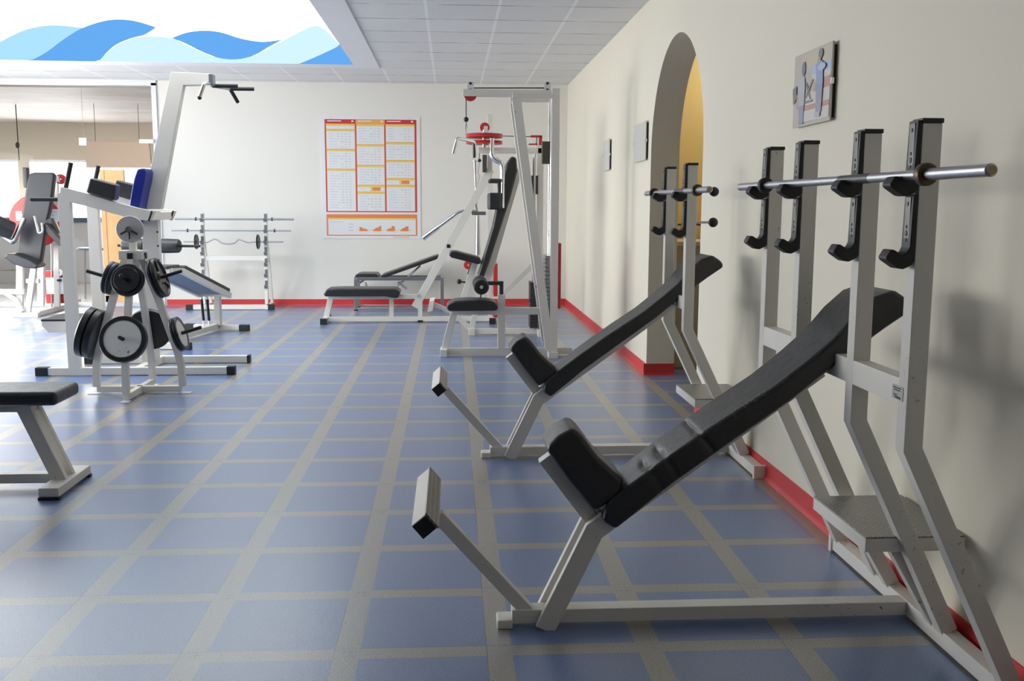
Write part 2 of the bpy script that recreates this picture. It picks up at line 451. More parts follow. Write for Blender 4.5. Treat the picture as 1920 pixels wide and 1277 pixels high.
# recess behind the arch: ochre wall, counter with a rail
struct(MB().box(1.75, 3.4, 8.65, 8.75, 0, 2.9).box(3.4, 3.5, 3.5, 8.75, 0, 2.9).box(1.75, 3.4, 3.4, 3.5, 0, 2.9).build('wall_recess', 'cream_in'))
struct(MB().box(1.75, 3.5, 3.4, 8.75, 2.9, 2.96).build('ceiling_recess', 'plaster'))
t = thing('reception_counter', 'beige counter with a pinkish wood top seen through the arched doorway', 'counter', (2.45, 8.15, 0))
MB().box(1.78, 3.1, 7.86, 8.45, .0, 1.0, .004).build('body', 'beige', t)
MB().box(1.77, 3.12, 7.83, 8.47, 1.0, 1.035, .006).build('countertop', 'tan', t)
r = MB().pipe([(1.80, 7.95, 1.17), (3.05, 7.95, 1.17)], .008).build('rail', 'brass', t)
for x in (1.84, 2.4, 3.0): MB().pipe([(x, 7.95, 1.03), (x, 7.95, 1.17)], .007).build('rail_post', 'brass', t)
tag(MB().pipe([(1.79, 7.8, .31), (1.815, 7.78, .30), (1.83, 7.79, .27), (1.805, 7.79, .25), (1.795, 7.83, .22), (1.83, 7.855, .30)], .006, 8, .02).build('cable_loop', 'rubber'),
    'black cable loop hanging on the counter front behind the arch jamb', 'cable')

# ------------------------------------------------------------------ backlit ceiling picture
t = thing('ceiling_light_box', 'large backlit sky and wave picture panel set in the ceiling', 'light', (-3.3, 9.3, ZC))
zl = ZC-.006
MB().box(LX0-.02, LX1+.02, LY0-.02, LY1+.02, zl, zl+.012).build('light_panel', 'lb_white', t, label='glowing white sky film')
def wave(name, mat, px, lay, label):
    """a printed wave shape, drawn on the panel's plane"""
    pts = [at(x, y, Z=zl) for x, y in px]
    pts = [V(min(max(p.x, LX0), LX1), min(p.y, LY1), zl-.002*lay) for p in pts]
    MB().quad(pts).build(name, mat, t, label=label)
def sm(pts, n=5):
    out = []
    for i in range(len(pts)-1):
        p0, p1, p2, p3 = pts[max(i-1, 0)], pts[i], pts[i+1], pts[min(i+2, len(pts)-1)]
        for k in range(n):
            s = k/n
            out.append(tuple(.5*(2*p1[j]+(p2[j]-p0[j])*s+(2*p0[j]-5*p1[j]+4*p2[j]-p3[j])*s*s+(3*p1[j]-p0[j]-3*p2[j]+p3[j])*s**3) for j in (0, 1)))
    return out+[pts[-1]]
wave('light_blue_wave', 'lb_light', sm([(-40, 100), (0, 78), (40, 58), (75, 49), (110, 47), (158, 52)])+[(158, 130), (-40, 130)], 1, 'light blue wave on the left of the panel')
wave('pale_wave', 'lb_pale', sm([(180, 118), (213, 88), (245, 73), (278, 67), (323, 71), (362, 90), (400, 105), (440, 109), (480, 102), (530, 76), (568, 56), (600, 49), (640, 86)])+[(690, 130), (170, 130)], 2, 'pale blue wave along the lower middle of the panel')
wave('blue_wave', 'lb_blue', sm([(50, 116), (85, 98), (120, 72), (155, 51), (194, 38), (226, 35), (258, 39), (293, 50)])+sm([(293, 50), (271, 64), (245, 71), (213, 86), (183, 116)])+[(183, 130), (30, 130)], 3, 'strong blue wave on the left of the panel')
wave('blue_crest', 'lb_blue', sm([(322, 70), (349, 60), (381, 56), (413, 59), (452, 71), (491, 77), (530, 73)])+sm([(530, 73), (504, 87), (478, 102), (446, 110), (413, 108), (381, 97), (349, 81), (322, 70)])[:-1], 3, 'blue leaf shaped wave right of the middle')
wave('corner_wave', 'lb_blue', sm([(555, 121), (600, 102), (640, 82), (670, 60)])+[(700, 130), (555, 130)], 3, 'blue wave in the right corner of the panel')

# ------------------------------------------------------------------ glazed partition at the back left, and the bright bar room behind it
w1 = struct(MB().box(-3.80, -3.74, YB-.02, YB+.06, 0, 2.85).box(-6.9, -3.74, YB-.02, YB+.06, 2.82, ZC)
            .box(-6.9, -3.8, YB-.01, YB+.05, 0, .05).build('window_1', 'lam'))
MB().box(-4.68, -3.80, YB+.01, YB+.022, .05, 2.82).build('pane', 'glass', w1)
MB().box(-6.9, -4.688, YB+.01, YB+.022, .05, 2.82).build('pane', 'glass', w1)
MB().box(-4.735, -4.64, YB-.012, YB+.01, 2.065, 2.16, .004).build('glass_clip', 'lam', w1)
MB().box(-3.97, -3.79, YB-.05, YB-.02, 2.095, 2.145, .004).build('door_closer', 'lam', w1)
MB().pipe([(-3.85, YB-.03, 2.10), (-3.84, YB-.03, 1.95), (-3.83, YB-.02, 1.74)], .006, 8).build('cord', 'darksteel', w1)
struct(MB().box(-12, -3.3, 13.05, 19, -.1, -.002).build('floor_bar_room', 'lam'))
struct(MB().box(-12, -3.3, 13.2, 19, 2.8, 2.86).build('ceiling_bar_room', 'streak'))
struct(MB().box(-12, -3.3, 18.7, 18.9, 2.13, 2.8).box(-7.9, -7.7, 18.7, 18.9, 0, 2.13).box(-4.6, -3.3, 18.7, 18.9, 0, 2.13).box(-12, -3.3, 18.7, 18.9, 0, .15).build('wall_bar_room', 'wallbar'))
struct(MB().box(-3.4, -3.3, 13.2, 18.7, 0, 2.8).build('wall_bar_side', 'wallbar'))
for a, b, k in ((-12, -7.9, 1), (-7.7, -4.6, 2)):
    o = struct(MB().box(a, b, 18.72, 18.8, .15, .19).box(a, b, 18.72, 18.8, 2.09, 2.13).build('window_%d' % (n_win), 'lam')); n_win += 1
    MB().box(a, b, 18.78, 18.79, .19, 2.09).build('pane', 'dayc', o)
p0, p1 = at(160, 265, Y=15.2), at(283, 315, Y=15.2)
t = thing('hanging_board', 'blank tan board hanging from the bar room ceiling', 'board', ((p0.x+p1.x)/2, 15.2, p1.z))
MB().box(p0.x, p1.x, 15.18, 15.21, p1.z, p0.z, .004).build('panel', 'tan', t)
for x in (p0.x+.15, p1.x-.15): MB().pipe([(x, 15.195, p0.z), (x, 15.195, 2.8)], .004, 6).build('wire', 'darksteel', t)
p0, p1 = at(186, 318, Y=13.5), at(244, 572, Y=13.5)
t = thing('wooden_door_leaf', 'plain orange wood door leaf standing behind the glass', 'door', ((p0.x+p1.x)/2, 13.52, 0))
MB().box(p0.x, p1.x, 13.5, 13.54, 0, p0.z, .003).build('leaf', 'oak', t)
MB().box(p0.x, p0.x+.06, 13.492, 13.5, 0, p0.z, .002).box(p1.x-.06, p1.x, 13.492, 13.5, 0, p0.z, .002).box(p0.x, p1.x, 13.492, 13.5, .0, .1, .002).build('edge_strip', 'oak', t)
t = thing('bar_counter', 'white bar counter with a slate blue edge behind the glass', 'counter', (-7.3, 17.3, 0))
MB().box(-9.6, -6.0, 17, 17.6, 0, 1.02, .004).build('body', 'lam', t)
MB().box(-9.65, -5.95, 16.95, 17.65, 1.02, 1.10, .004).build('countertop', 'slate', t)
q = at(188, 468, Y=14.3)
t = thing('cafe_table', 'small dark topped table on thin legs behind the glass', 'table', (q.x, 14.3, 0))
MB().lathe((q.x, 14.3, q.z), EZ, [(0, 0), (.30, 0), (.31, .012), (.30, .03), (0, .03)]).build('tabletop', 'slate', t)
for a in (45, 135, 225, 315):
    MB().pipe([(q.x+.22*math.cos(R(a)), 14.3+.22*math.sin(R(a)), q.z), (q.x+.25*math.cos(R(a)), 14.3+.25*math.sin(R(a)), 0)], .012, 8).build('leg', 'steel', t)
t = thing('hanging_chain', 'thin dark cord with a knot hanging from the bar room ceiling', 'cord', (at(30, 180, Y=15.5).x, 15.5, 1.9))
a, b = at(28, 178, Y=15.5), at(36, 300, Y=15.5)
MB().pipe([(a.x, 15.5, 2.8), (b.x, 15.5, b.z)], .008, 6).build('cord', 'brown', t)
MB().ball((b.x-.01, 15.5, b.z+.22), .03, 1, 1, 1.6).build('knot', 'brown', t)

# ------------------------------------------------------------------ things on the walls
def poster():
    t = thing('exercise_poster', 'white exercise chart with red and orange framed tables on the back wall', 'poster', (-1.037, YB-.006, .887))
    x0, x1, z0, z1 = -1.68, -.395, .885, 2.463
    MB().box(x0, x1, YB-.008, YB-.001, z0, z1).build('sheet', 'paper', t)
    W, Hh = 187.0, 230.5
    def q(a, b, c, d, mat, mb, lay=1):      # poster units: photo pixels from its top left corner
        y = YB-.008-.0006*lay
        X = lambda u: x0+(x1-x0)*u/W
        Z = lambda v: z1-(z1-z0)*v/Hh
        mb.use(mat).quad([(X(a), y, Z(d)), (X(c), y, Z(d)), (X(c), y, Z(b)), (X(a), y, Z(b))])
    p = MB()
    # main red table with three columns (columns: left, right, header colour, band heights)
    q(8, 6, 180, 180, 'pred', p)
    cols = [(11, 64, 'pred', [14, 24, 61, 98]), (67.5, 119, 'pam', [14, 52, 90.5, 128, 141]), (122.5, 176, 'pred', [14, 47.5, 81, 115, 128])]
    for a, b, hc, bands in cols:
        q(a-1.5, 6.5, b+1.5, 14, hc, p, 2)
        q(a-1, 14, b+1, 178, 'por', p, 2)
        q(a, 14, b, 178, 'paper', p, 3)
        q(a+2, 8.3, a+28, 10.2, 'paper', p, 4); q(b-6, 8, b-2, 11, 'paper', p, 4)
        for v in bands: q(a-1, v, b+1, v+1.2, 'pam', p, 4); q(a, v+1.2, b, v+4.6, 'pyel', p, 4)
    for a, v in ((96, 132), (151, 119)): q(a-4, v-2, a+14, v+8, 'pyel', p, 5); q(a, v+1, a+15, v+7, 'por', p, 6)
    rnd = random.Random(3)
    for a, b, hc, bands in cols:
        for v0, v1 in zip(bands, bands[1:]+[178]):
            v = v0+8
            while v < v1-3:
                q(a+4, v, a+4+rnd.uniform(8, 17), v+.8, 'inkblue', p, 7)
                k = rnd.randint(2, 4); u = b-5-k*7
                if v1-v0 > 20:
                    for j in range(k): q(u+j*7, v+.4, u+j*7+rnd.uniform(3, 5), v+rnd.uniform(1.0, 1.7), 'ink', p, 7)
                v += 5
    # lower panel with four little bar charts
    q(8, 184, 180, 225, 'por', p); q(11, 191, 177, 223, 'paper', p, 2); q(11, 191, 177, 194, 'pyel', p, 3)
    for k in range(3): q(50, 202+k*6, 58, 203.2+k*6, 'ink', p, 4)
    q(13, 198, 40, 199, 'inkblue', p, 4)
    for k, hs in enumerate(((7, 6, 4, 4, 3), (3, 5, 6, 7, 9), (3, 5, 5, 9, 8), (3, 5, 6, 8, 8))):
        u = 70+k*26
        q(u-4, 213, u+20, 214.2, 'pgreen', p, 4)
        for j, h in enumerate(hs): q(u+j*3, 216-h*1.15, u+j*3+3, 216, 'pam', p, 5); q(u+j*3+.2, 216-h*1.1, u+j*3+2.9, 216, 'por', p, 6)
    q(134, 227, 165, 228, 'por', p)
    p.build('print', None, t, label='red, orange and yellow printed tables')
    for x in (x0+.14, x1-.14): MB().lathe((x, YB-.008, z1-.022), -EY, [(0, .004), (.007, .003), (.007, 0)], 12).build('pin', 'ink', t)
poster()

def clip_frame(name, label, cat, pts, mat, art=None):
    """thin frameless clip frame standing a little off the right wall; pts: y range and z range"""
    y0, y1, z0, z1 = pts
    t = thing(name, label, cat, (XW-.02, (y0+y1)/2, z0))
    MB().box(XW-.016, XW, y0+.012, y1-.012, z0+.012, z1-.012).build('backing', 'rubber', t)
    MB().box(XW-.022, XW-.016, y0, y1, z0, z1).build('panel', mat, t)
    for yy in (y0, y1): MB().box(XW-.025, XW-.012, yy-.004, yy+.006, (z0+z1)/2-.012, (z0+z1)/2+.012, .001).build('clip', 'chrome', t)
    if art:
        p = MB(); X = XW-.0225
        for k, (mat, poly) in enumerate(art):
            p.use(mat).quad([(X-.0003*k, y1+(y0-y1)*u, z1+(z0-z1)*v) for u, v in poly])
        p.build('photo_print', None, t, label='faded colour photo of two people standing in a gym')
    return t
for n_, c_ in (('ph_bg', (.55, .49, .43)), ('ph_wall', (.62, .53, .40)), ('ph_blue', (.30, .36, .58)), ('ph_jean', (.30, .33, .46)), ('ph_dark', (.20, .19, .21)),
               ('ph_shirt', (.50, .50, .52)), ('ph_red', (.55, .30, .24)), ('ph_pale', (.66, .63, .58)), ('ph_win', (.46, .55, .72)), ('ph_skin', (.50, .36, .28))):
    M[n_] = plain(n_, c_, .3)
def rc(a, b, c, d): return [(a, b), (c, b), (c, d), (a, d)]
def el(cx, cy, rx, ry, n=14): return [(cx+rx*math.cos(2*math.pi*k/n), cy+ry*math.sin(2*math.pi*k/n)) for k in range(n)]
art = [('ph_bg', rc(.005, .005, .995, .995)), ('ph_wall', rc(.2, .03, .99, .25)), ('ph_win', rc(.5, .22, .98, .36)), ('ph_pale', rc(.5, .34, .98, .42)), ('ph_red', rc(.74, .42, .98, .60)), ('ph_pale', rc(.35, .56, .98, .74)),
       ('ph_red', rc(.30, .73, .98, .80)), ('ph_pale', rc(.3, .8, .98, .95)), ('ph_dark', [(.34, .42), (.38, .42), (.52, .66), (.47, .66)]), ('ph_dark', [(.56, .40), (.52, .40), (.34, .62), (.38, .64)]),
       ('ph_dark', rc(.32, .67, .56, .70)), ('ph_dark', el(.28, .22, .05, .10)), ('ph_shirt', [(.14, .36), (.22, .31), (.32, .34), (.34, .48), (.33, .72), (.13, .74)]), ('ph_skin', rc(.12, .55, .17, .75)),
       ('ph_jean', [(.18, .72), (.33, .72), (.32, .97), (.2, .97)]), ('ph_dark', [(.0, .45), (.1, .42), (.12, .6), (.02, .68)]), ('ph_dark', el(.73, .10, .055, .065)), ('ph_skin', rc(.66, .15, .74, .20)),
       ('ph_blue', [(.62, .23), (.72, .18), (.80, .22), (.82, .50), (.66, .51)]), ('ph_jean', [(.66, .50), (.82, .50), (.80, .86), (.66, .88)]), ('ph_skin', rc(.60, .46, .66, .58)), ('ph_shirt', rc(.64, .86, .78, .92)), ('ph_win', el(.78, .28, .10, .05))]
clip_frame('framed_photo', 'clip framed gym photo with two people high on the right wall', 'picture', (3.90, 4.33, 1.655, 1.962), 'ph_bg', art)
w_a = clip_frame('wall_panel', 'off white framed panel on the wall just beyond the arch', 'picture', (7.645, 8.14, 1.673, 1.972), 'chartpanel')
w_b = clip_frame('wall_panel', 'small pale framed panel on the right wall farthest from the arch', 'picture', (9.41, 9.79, 1.662, 1.955), 'chartpanel')
w_a['group'] = w_b['group'] = 'pale framed panels on the right wall'
# ------------------------------------------------------------------ incline press benches (side view along X, centre plane y = yc)
def incline_bench(yc, dx, outer, paint, label, pins=False):
    t = thing('incline_press_bench', label, 'weight bench', (.8+dx, yc, 0), 0, 'white incline press benches by the right wall')
    def P(x, z, y=0): return V(x+dx, yc+y, z)
    def B(mb, name, mat, label=None, par=None): return mb.build(name, mat, par or t, label=label)
    B(MB().beam([P(.185, .034), P(1.455, .034)], .044, .06), 'base_beam', paint)
    B(MB().box(.138+dx, .187+dx, yc-.045, yc+.03, 0, .030, .006), 'floor_lug', paint)
    L = .60 if outer else .49
    B(MB().box(1.455+dx, 1.505+dx, yc-L, yc+L, .008, .058, .003), 'wall_foot', paint)
    for s in (-1, 1): B(MB().box(1.448+dx, 1.508+dx, yc+s*L-.012, yc+s*L+.012, 0, .066, .002), 'foot_plate', paint)
    for s in (-1, 1):
        B(MB().beam([P(.286, 0, s*.046), P(.437, .318, s*.046), P(.56, .41, s*.046)], .062, .026), 'front_leg', paint)
    B(MB().beam([P(.45, .303), P(1.14, .812)], .05, .05), 'back_rail', paint)
    B(MB().beam([P(.285, .541), P(.31, .508), P(.462, .305)], .045, .05), 'seat_rail', paint)
    B(MB().prism([P(1.05, .731), P(1.05, .757), P(1.1455, .836), P(1.1455, .80)], EY, .033, .003), 'rail_bracket', paint)
    # footrest arm and tread tube
    B(MB().beam([P(.238, .040), P(-.045, .360)], .042, .04), 'footrest_arm', paint)
    c = at(795.5, 989, Y=2.69); cx, cz = c.x, c.z
    k = .0265
    fr = MB()
    ux, uz = V(math.cos(R(40)), 0, math.sin(R(40))), V(-math.sin(R(40)), 0, math.cos(R(40)))
    ctr = V(cx+dx, yc, cz)
    fr.prism([ctr+ux*k+uz*k, ctr-ux*k+uz*k, ctr-ux*k-uz*k, ctr+ux*k-uz*k], EY, .25, .003)
    tube = B(fr, 'footrest', 'worn' if outer else paint)
    o = ctr+ux*(k+.002)
    B(MB().prism([o+ux*.0025+uz*(k+.003), o-ux*.0025+uz*(k+.003), o-ux*.0025-uz*(k+.003), o+ux*.0025-uz*(k+.003)], EY, .252, .001), 'tread_plate', 'tread', par=tube)
    for s in (-1, 1):
        kk = k*.93; q = ctr+V(0, s*.252, 0)
        B(MB().prism([q+ux*kk+uz*kk, q-ux*kk+uz*kk, q-ux*kk-uz*kk, q+ux*kk-uz*kk], EY, .004, .001), 'end_cap', 'cap', par=tube)
    # pads
    def pad(name, poly, half, bev, taper=None, loops=()):
        b = bmesh.new(); n = len(poly)
        m = MB(); A = []; Bv = []
        for i, (x, z) in enumerate(poly):
            h = half if taper is None else taper(x)
            A.append(b.verts.new(P(x, z, -h))); Bv.append(b.verts.new(P(x, z, h)))
        b.faces.new(A); b.faces.new(Bv[::-1])
        for i in range(n): b.faces.new((A[i], Bv[i], Bv[(i+1) % n], A[(i+1) % n]))
        bmesh.ops.recalc_face_normals(b, faces=b.faces)
        es = [e for e in b.edges if (e.verts[0] in A) == (e.verts[1] in A)]
        sharp = [e for e in b.edges if e not in es and e.calc_face_angle(0) > R(28)]
        bmesh.ops.bevel(b, geom=es+sharp, offset=bev, segments=4, profile=.5, affect='EDGES', clamp_overlap=True)
        for f in b.faces: f.smooth = True
        me = bpy.data.meshes.new('tmp'); b.to_mesh(me); b.free(); m.bm.from_mesh(me); bpy.data.meshes.remove(me)
        return B(m, name, 'padworn' if outer and name == 'backrest_pad' else 'pad')
    back = [(.455, .362), (.496, .334), (.667, .478), (.847, .611), (1.021, .738), (1.171, .862), (1.290, .952), (1.372, 1.008), (1.362, 1.035), (1.312, 1.068),
            (1.255, 1.048), (1.195, .994), (1.135, .922), (1.06, .855), (.964, .778), (.85, .703), (.761, .643), (.64, .556), (.518, .462), (.468, .42)]
    pad('backrest_pad', back, .1, .022, lambda x: .098+.032*min(1, max(0, (x-.45)/.75)))
    seat = [(.280, .588), (.318, .628), (.366, .653), (.392, .628), (.441, .562), (.487, .518), (.523, .490), (.512, .444), (.470, .412), (.432, .386), (.352, .486)]
    pad('seat_pad', seat, .092, .018)
    # uprights with slanted lower ends
    ys = [(-.235, 1), (.235, 1)] + ([(-.57, 1), (.57, 1)] if outer else [])
    for y, _ in ys:
        u = B(MB().beam([P(1.165, 1.512, y), P(1.165, .70, y), P(1.478, .056, y)], .05, .05), 'upright', paint)
        B(MB().box(1.138+dx, 1.192+dx, yc+y-.027, yc+y+.027, 1.512, 1.524, .002), 'top_cap', 'cap', par=u)
        for dz in (0, .178):
            h = MB()
            pl = [(1.1405, 1.341), (1.128, 1.341), (1.125, 1.212), (1.119, 1.199), (1.108, 1.194), (1.086, 1.207), (1.078, 1.206), (1.067, 1.187), (1.070, 1.180), (1.100, 1.160), (1.113, 1.158), (1.134, 1.168), (1.1405, 1.178)]
            h.prism([P(x, z+dz, y) for x, z in pl], EY, .024, .003, ang=20)
            hk = B(h, 'bar_hook', 'rubber')
            pt = MB().box(1.1255+dx, 1.129+dx, yc+y-.0135, yc+y+.0135, 1.222+dz, 1.335+dz, .001)
            B(pt, 'face_plate', 'darksteel', par=hk)
            bo = MB()
            for z, rr in ((1.318, .006), (1.262, .005), (1.246, .008), (1.230, .005)):
                bo.lathe((1.126+dx, yc+y, z+dz), -EX, [(0, .002), (rr*.7, .002), (rr, 0)], 12)
            B(bo, 'screw', 'cap', par=hk)
    if outer: B(MB().box(1.141+dx, 1.189+dx, yc-.57, yc+.57, .808, .878, .003), 'crossbar', paint)
    else: B(MB().box(1.141+dx, 1.189+dx, yc-.235, yc+.235, .80, .865, .003), 'crossbar', paint)
    # spotter step
    st = B(MB().box(1.215+dx, 1.520+dx-max(0, dx), yc-.235, yc+.185, .300, .341, .003), 'spotter_step', paint)
    B(MB().box(1.217+dx, 1.518+dx-max(0, dx), yc-.233, yc+.183, .341, .346, .001), 'tread_plate', 'tread', label='diamond plate steel tread', par=st)
    for y in (-.17, .13): B(MB().beam([P(1.33, .302, y), P(1.475, .056, y)], .045, .045), 'step_leg', paint)
    if outer:      # maker's sticker on the crossbar
        s = MB().use('sticker').box(1.1385+dx, 1.1412+dx, yc-.63+.055, yc-.57+.055, .822, .858)
        s.use('cap')
        for z, a, b in ((.852, .005, .05), (.846, .01, .045), (.834, .008, .03), (.829, .012, .048), (.826, .02, .05)): s.box(1.138+dx, 1.1386+dx, yc-.515-b, yc-.515-a, z-.0016, z+.0016)
        B(s, 'maker_sticker', None, label='small silver sticker with dark print')
    if pins:
        sl_ = B(MB().box(1.092+dx, 1.139+dx, yc-.10, yc-.04, .795, .850, .004), 'lock_sleeve', paint)
        B(MB().box(1.104+dx, 1.126+dx, yc-.1015, yc-.0995, .812, .836, .001), 'slot', 'cap', par=sl_)
        for z, y0, y1 in ((1.385, -.235, .0), (1.235, -.235, .0)):
            p = B(MB().pipe([P(1.19, z, -.235), P(1.262, z, -.235)], .006, 8), 'pull_pin', 'steel')
            B(MB().ball(P(1.262+.018, z, -.235), .024), 'knob', 'cap', par=p)
    return t
A_Y, B_Y, B_DX = 2.945, 5.045, .015
incline_bench(A_Y, 0, True, 'worn', 'nearest white incline press bench with cracked black pads and four uprights by the right wall')
incline_bench(B_Y, B_DX, False, 'white', 'second white incline press bench with two uprights standing in front of the arch', pins=True)

def barbell(label, y0, y1, x, z, r, c0, c1, rc_):
    t = thing('barbell', label, 'barbell', (x, (y0+y1)/2, z))
    ym = (c0+c1)/2
    MB().lathe((x, c0, z), EY, [(0, 0), (r*.97, 0), (r*.97, c1-c0), (0, c1-c0)], 24).build('shaft', 'steel', t)
    MB().lathe((x, c0+.34*(c1-c0)-.1, z), EY, [(r*.985, 0), (r*1.03, .003), (r*1.03, .2), (r*.985, .203)], 24).build('knurled_grip', 'darksteel', t)
    for a, b in ((y0, c0), (c1, y1)):
        MB().lathe((x, a, z), EY, [(0, 0), (r*.8, 0), (r*1.1, .004), (r*1.1, b-a-.004), (0, b-a)], 24).build('sleeve', 'steel', t)
        e, s = (a, -1) if a == y0 else (b, 1)
        MB().lathe((x, e, z), EY*s, [(0, .0012), (r*.78, .0012), (r*.78, -.001)], 20).build('end_disc', 'brass2', t)
    for c in (c0, c1):
        MB().lathe((x, c-.012, z), EY, [(r, 0), (rc_*.9, 0), (rc_, .004), (rc_, .020), (rc_*.9, .024), (r, .024)], 28, closed=True).build('collar_ring', 'brass' if c == c0 else 'rubber', t)
    return t
barbell('long steel barbell lying across the four uprights of the nearest incline bench', 1.965, 3.727, 1.104, 1.3855, .0128, 2.247, 3.424, .027)
b0, b1 = at(1331, 355, X=1.104+B_DX), at(1212, 360, X=1.104+B_DX)
barbell('short steel barbell resting on the second incline bench by the arch', b0.y, b1.y, 1.104+B_DX, 1.3855, .0128, b0.y+.22, b1.y-.22, .027)

# ------------------------------------------------------------------ flat bench cut off at the lower left
t = thing('flat_bench', 'white flat bench with a black pad cut off at the lower left', 'weight bench', (-2.4, 4.55, 0))
yc = 4.56
e = at(95, 905, Y=yc); tp = at(38, 770, Y=yc)
def lleg(y, x0, x1, zt): return MB().beam([V(x0, y, .035), V(x1, y, zt)], .062, .03)
for s in (-1, 1): lleg(yc+s*.045, -1.80, -1.955, .405).build('end_leg', 'white', t)
for s in (-1, 1): lleg(yc+s*.045, -3.02, -2.865, .405).build('end_leg', 'white', t)
MB().box(-3.0, -1.83, yc-.03, yc+.03, .03, .075, .003).build('base_beam', 'white', t)
MB().box(-2.95, -1.92, yc-.025, yc+.025, .365, .415, .003).build('seat_rail', 'white', t)
for x in (-1.80, -3.02):
    MB().box(x-.045, x+.045, yc-.20, yc+.20, .012, .055, .006).build('cross_foot', 'worn', t)
    for s in (-1, 1): MB().box(x-.047, x+.047, yc+s*.19-.015, yc+s*.19+.015, 0, .012, .002).build('foot_pad', 'rubber', t)
pb = MB(); pb.box(-3.05, -1.765, yc-.145, yc+.145, .415, .480, .024, 5)
pb.build('bench_pad', 'pad', t)
# ------------------------------------------------------------------ plate tree with weight plates
TX, TY = -2.184, 6.915
tree = thing('weight_plate_tree', 'white four legged weight plate tree standing at the left', 'plate rack', (TX, TY, 0))
dirs = {'front': -EY, 'left': -EX, 'right': EX, 'back': EY}
for d in dirs.values():
    n = d.cross(EZ)
    c = V(TX, TY, 0)
    MB().beam([c+d*.295+EZ*.05, c+d*.290+EZ*.20, c+d*.262+EZ*.32, c+d*.155+EZ*.66, c+d*.062+EZ*.93, c+d*.05+EZ*1.0], .046, .042, n, .003).build('leg', 'white', tree)
    MB().prism([c+d*.27+n*.025, c+d*.35+n*.03, c+d*.35-n*.03, c+d*.27-n*.025], EZ, .003).build('foot_plate', 'white', tree)
    MB().prism([c+d*.081+n*.019+EZ*.985, c+d*.081-n*.019+EZ*.985, c+d*.081-n*.019+EZ*.945, c+d*.081+n*.019+EZ*.945], d, .006, .002).build('end_cap', 'cap', tree)
for s in (EX, EY): MB().beam([V(TX, TY, .032)-s*.29, V(TX, TY, .032)+s*.29], .042, .042, EZ).build('base_beam', 'white', tree)
MB().box(TX-.077, TX+.077, TY-.077, TY+.077, .94, 1.0, .003).build('top_hub', 'white', tree)
MB().box(TX-.022, TX+.022, TY-.022, TY+.022, 1.0, 1.20, .003).build('centre_post', 'white', tree)
TILT = R(17)
def peg_axis(d): return (d*math.cos(TILT)+EZ*math.sin(TILT)).normalized()
def peg(d, base, L, r=.0125):
    a = peg_axis(d); MB().lathe(base, a, [(0, -.02), (r, -.02), (r, L-.003), (r*.8, L), (0, L)], 20).build('peg', 'rubber', tree)
def plate_mesh(rad, th, style):
    """returns the parts of one plate, axis +Z from 0 to th"""
    h = .0145; out = []
    if style == 'rimmed':
        out.append(('rim', 'iron', [(rad*.80, 0), (rad*.97, 0), (rad, .006), (rad, th-.006), (rad*.97, th), (rad*.80, th)]))
        out.append(('disc', 'ironwhite', [(h, .006), (rad*.80, .006), (rad*.80, th-.004), (h, th-.004)]))
    elif style == 'spoked':
        out.append(('disc', 'iron', [(h, 0), (rad*.96, 0), (rad, .005), (rad, th-.005), (rad*.96, th), (rad*.88, th), (rad*.84, th-.012), (rad*.36, th-.012), (rad*.30, th-.002), (h, th-.002)]))
    elif style == 'grey':
        out.append(('disc', 'greyplate', [(h, 0), (rad*.97, 0), (rad, .004), (rad, th-.004), (rad*.97, th), (h, th)]))
    else:
        out.append(('disc', style, [(h, 0), (rad*.95, 0), (rad, .007), (rad, th-.007), (rad*.95, th), (rad*.42, th), (rad*.38, th-.004), (h, th-.004)]))
    return out
def plate(label, base, axis, start, rad, th, style, group='weight plates on the plate tree'):
    q = axis.to_track_quat('Z', 'Y').to_euler()
    t = thing('weight_plate', label, 'weight plate', base+axis*start, 0, group, rot=q)
    for nm, mat, pr in plate_mesh(rad, th, style):
        MB().lathe((0, 0, 0), EZ, pr, 48, closed=True).build(nm, mat, t, world=False, sharp=50)
    if style == 'spoked':
        sp = MB()
        for k in range(3):
            a = R(90+120*k); dv = V(math.cos(a), math.sin(a), 0)
            sp.beam([dv*rad*.28+EZ*(th-.008), dv*rad*.88+EZ*(th-.008)], .03, .012, EZ, .003)
        sp.build('spokes', 'iron', t, world=False)
    return t
def leg_r(z): return .295 if z < .2 else (.262-(z-.32)*.107/.34 if z < .66 else .155-(z-.66)*.093/.27)
def pbase(d, z): return V(TX, TY, z)+d*(leg_r(z)+.024)
pegs = {}
for nm, d in dirs.items():
    for z in (.41, .80):
        b = pbase(d, z); pegs[nm, z] = b
F, L_, R_, K_ = (peg_axis(dirs[k]) for k in ('front', 'left', 'right', 'back'))
peg(dirs['front'], pegs['front', .41], .12); peg(dirs['left'], pegs['left', .41], .16); peg(dirs['right'], pegs['right', .41], .19); peg(dirs['back'], pegs['back', .41], .16)
peg(dirs['front'], pegs['front', .80], .16); peg(dirs['left'], pegs['left', .80], .20); peg(dirs['right'], pegs['right', .80], .20); peg(dirs['back'], pegs['back', .80], .16)
plate('white faced plate with a black rim on the front lower peg of the plate tree', pegs['front', .41], F, .012, .156, .05, 'rimmed')
plate('thick black plate on the left lower peg of the tree, against its leg', pegs['left', .41], L_, .004, .176, .052, 'iron')
plate('thick black plate on the left lower peg of the tree, outer of the pair', pegs['left', .41], L_, .058, .176, .052, 'iron')
plate('thin dark plate behind the white faced one on the right lower peg', pegs['right', .41], R_, .004, .122, .022, 'iron')
plate('small white faced plate with a black rim on the right lower peg', pegs['right', .41], R_, .028, .122, .024, 'rimmed')
plate('black plate on the rear lower peg half hidden by the tree legs', pegs['back', .41], K_, .006, .155, .045, 'iron')
plate('dark navy plate on the left upper peg of the tree, against its leg', pegs['left', .80], L_, .004, .116, .026, 'navy')
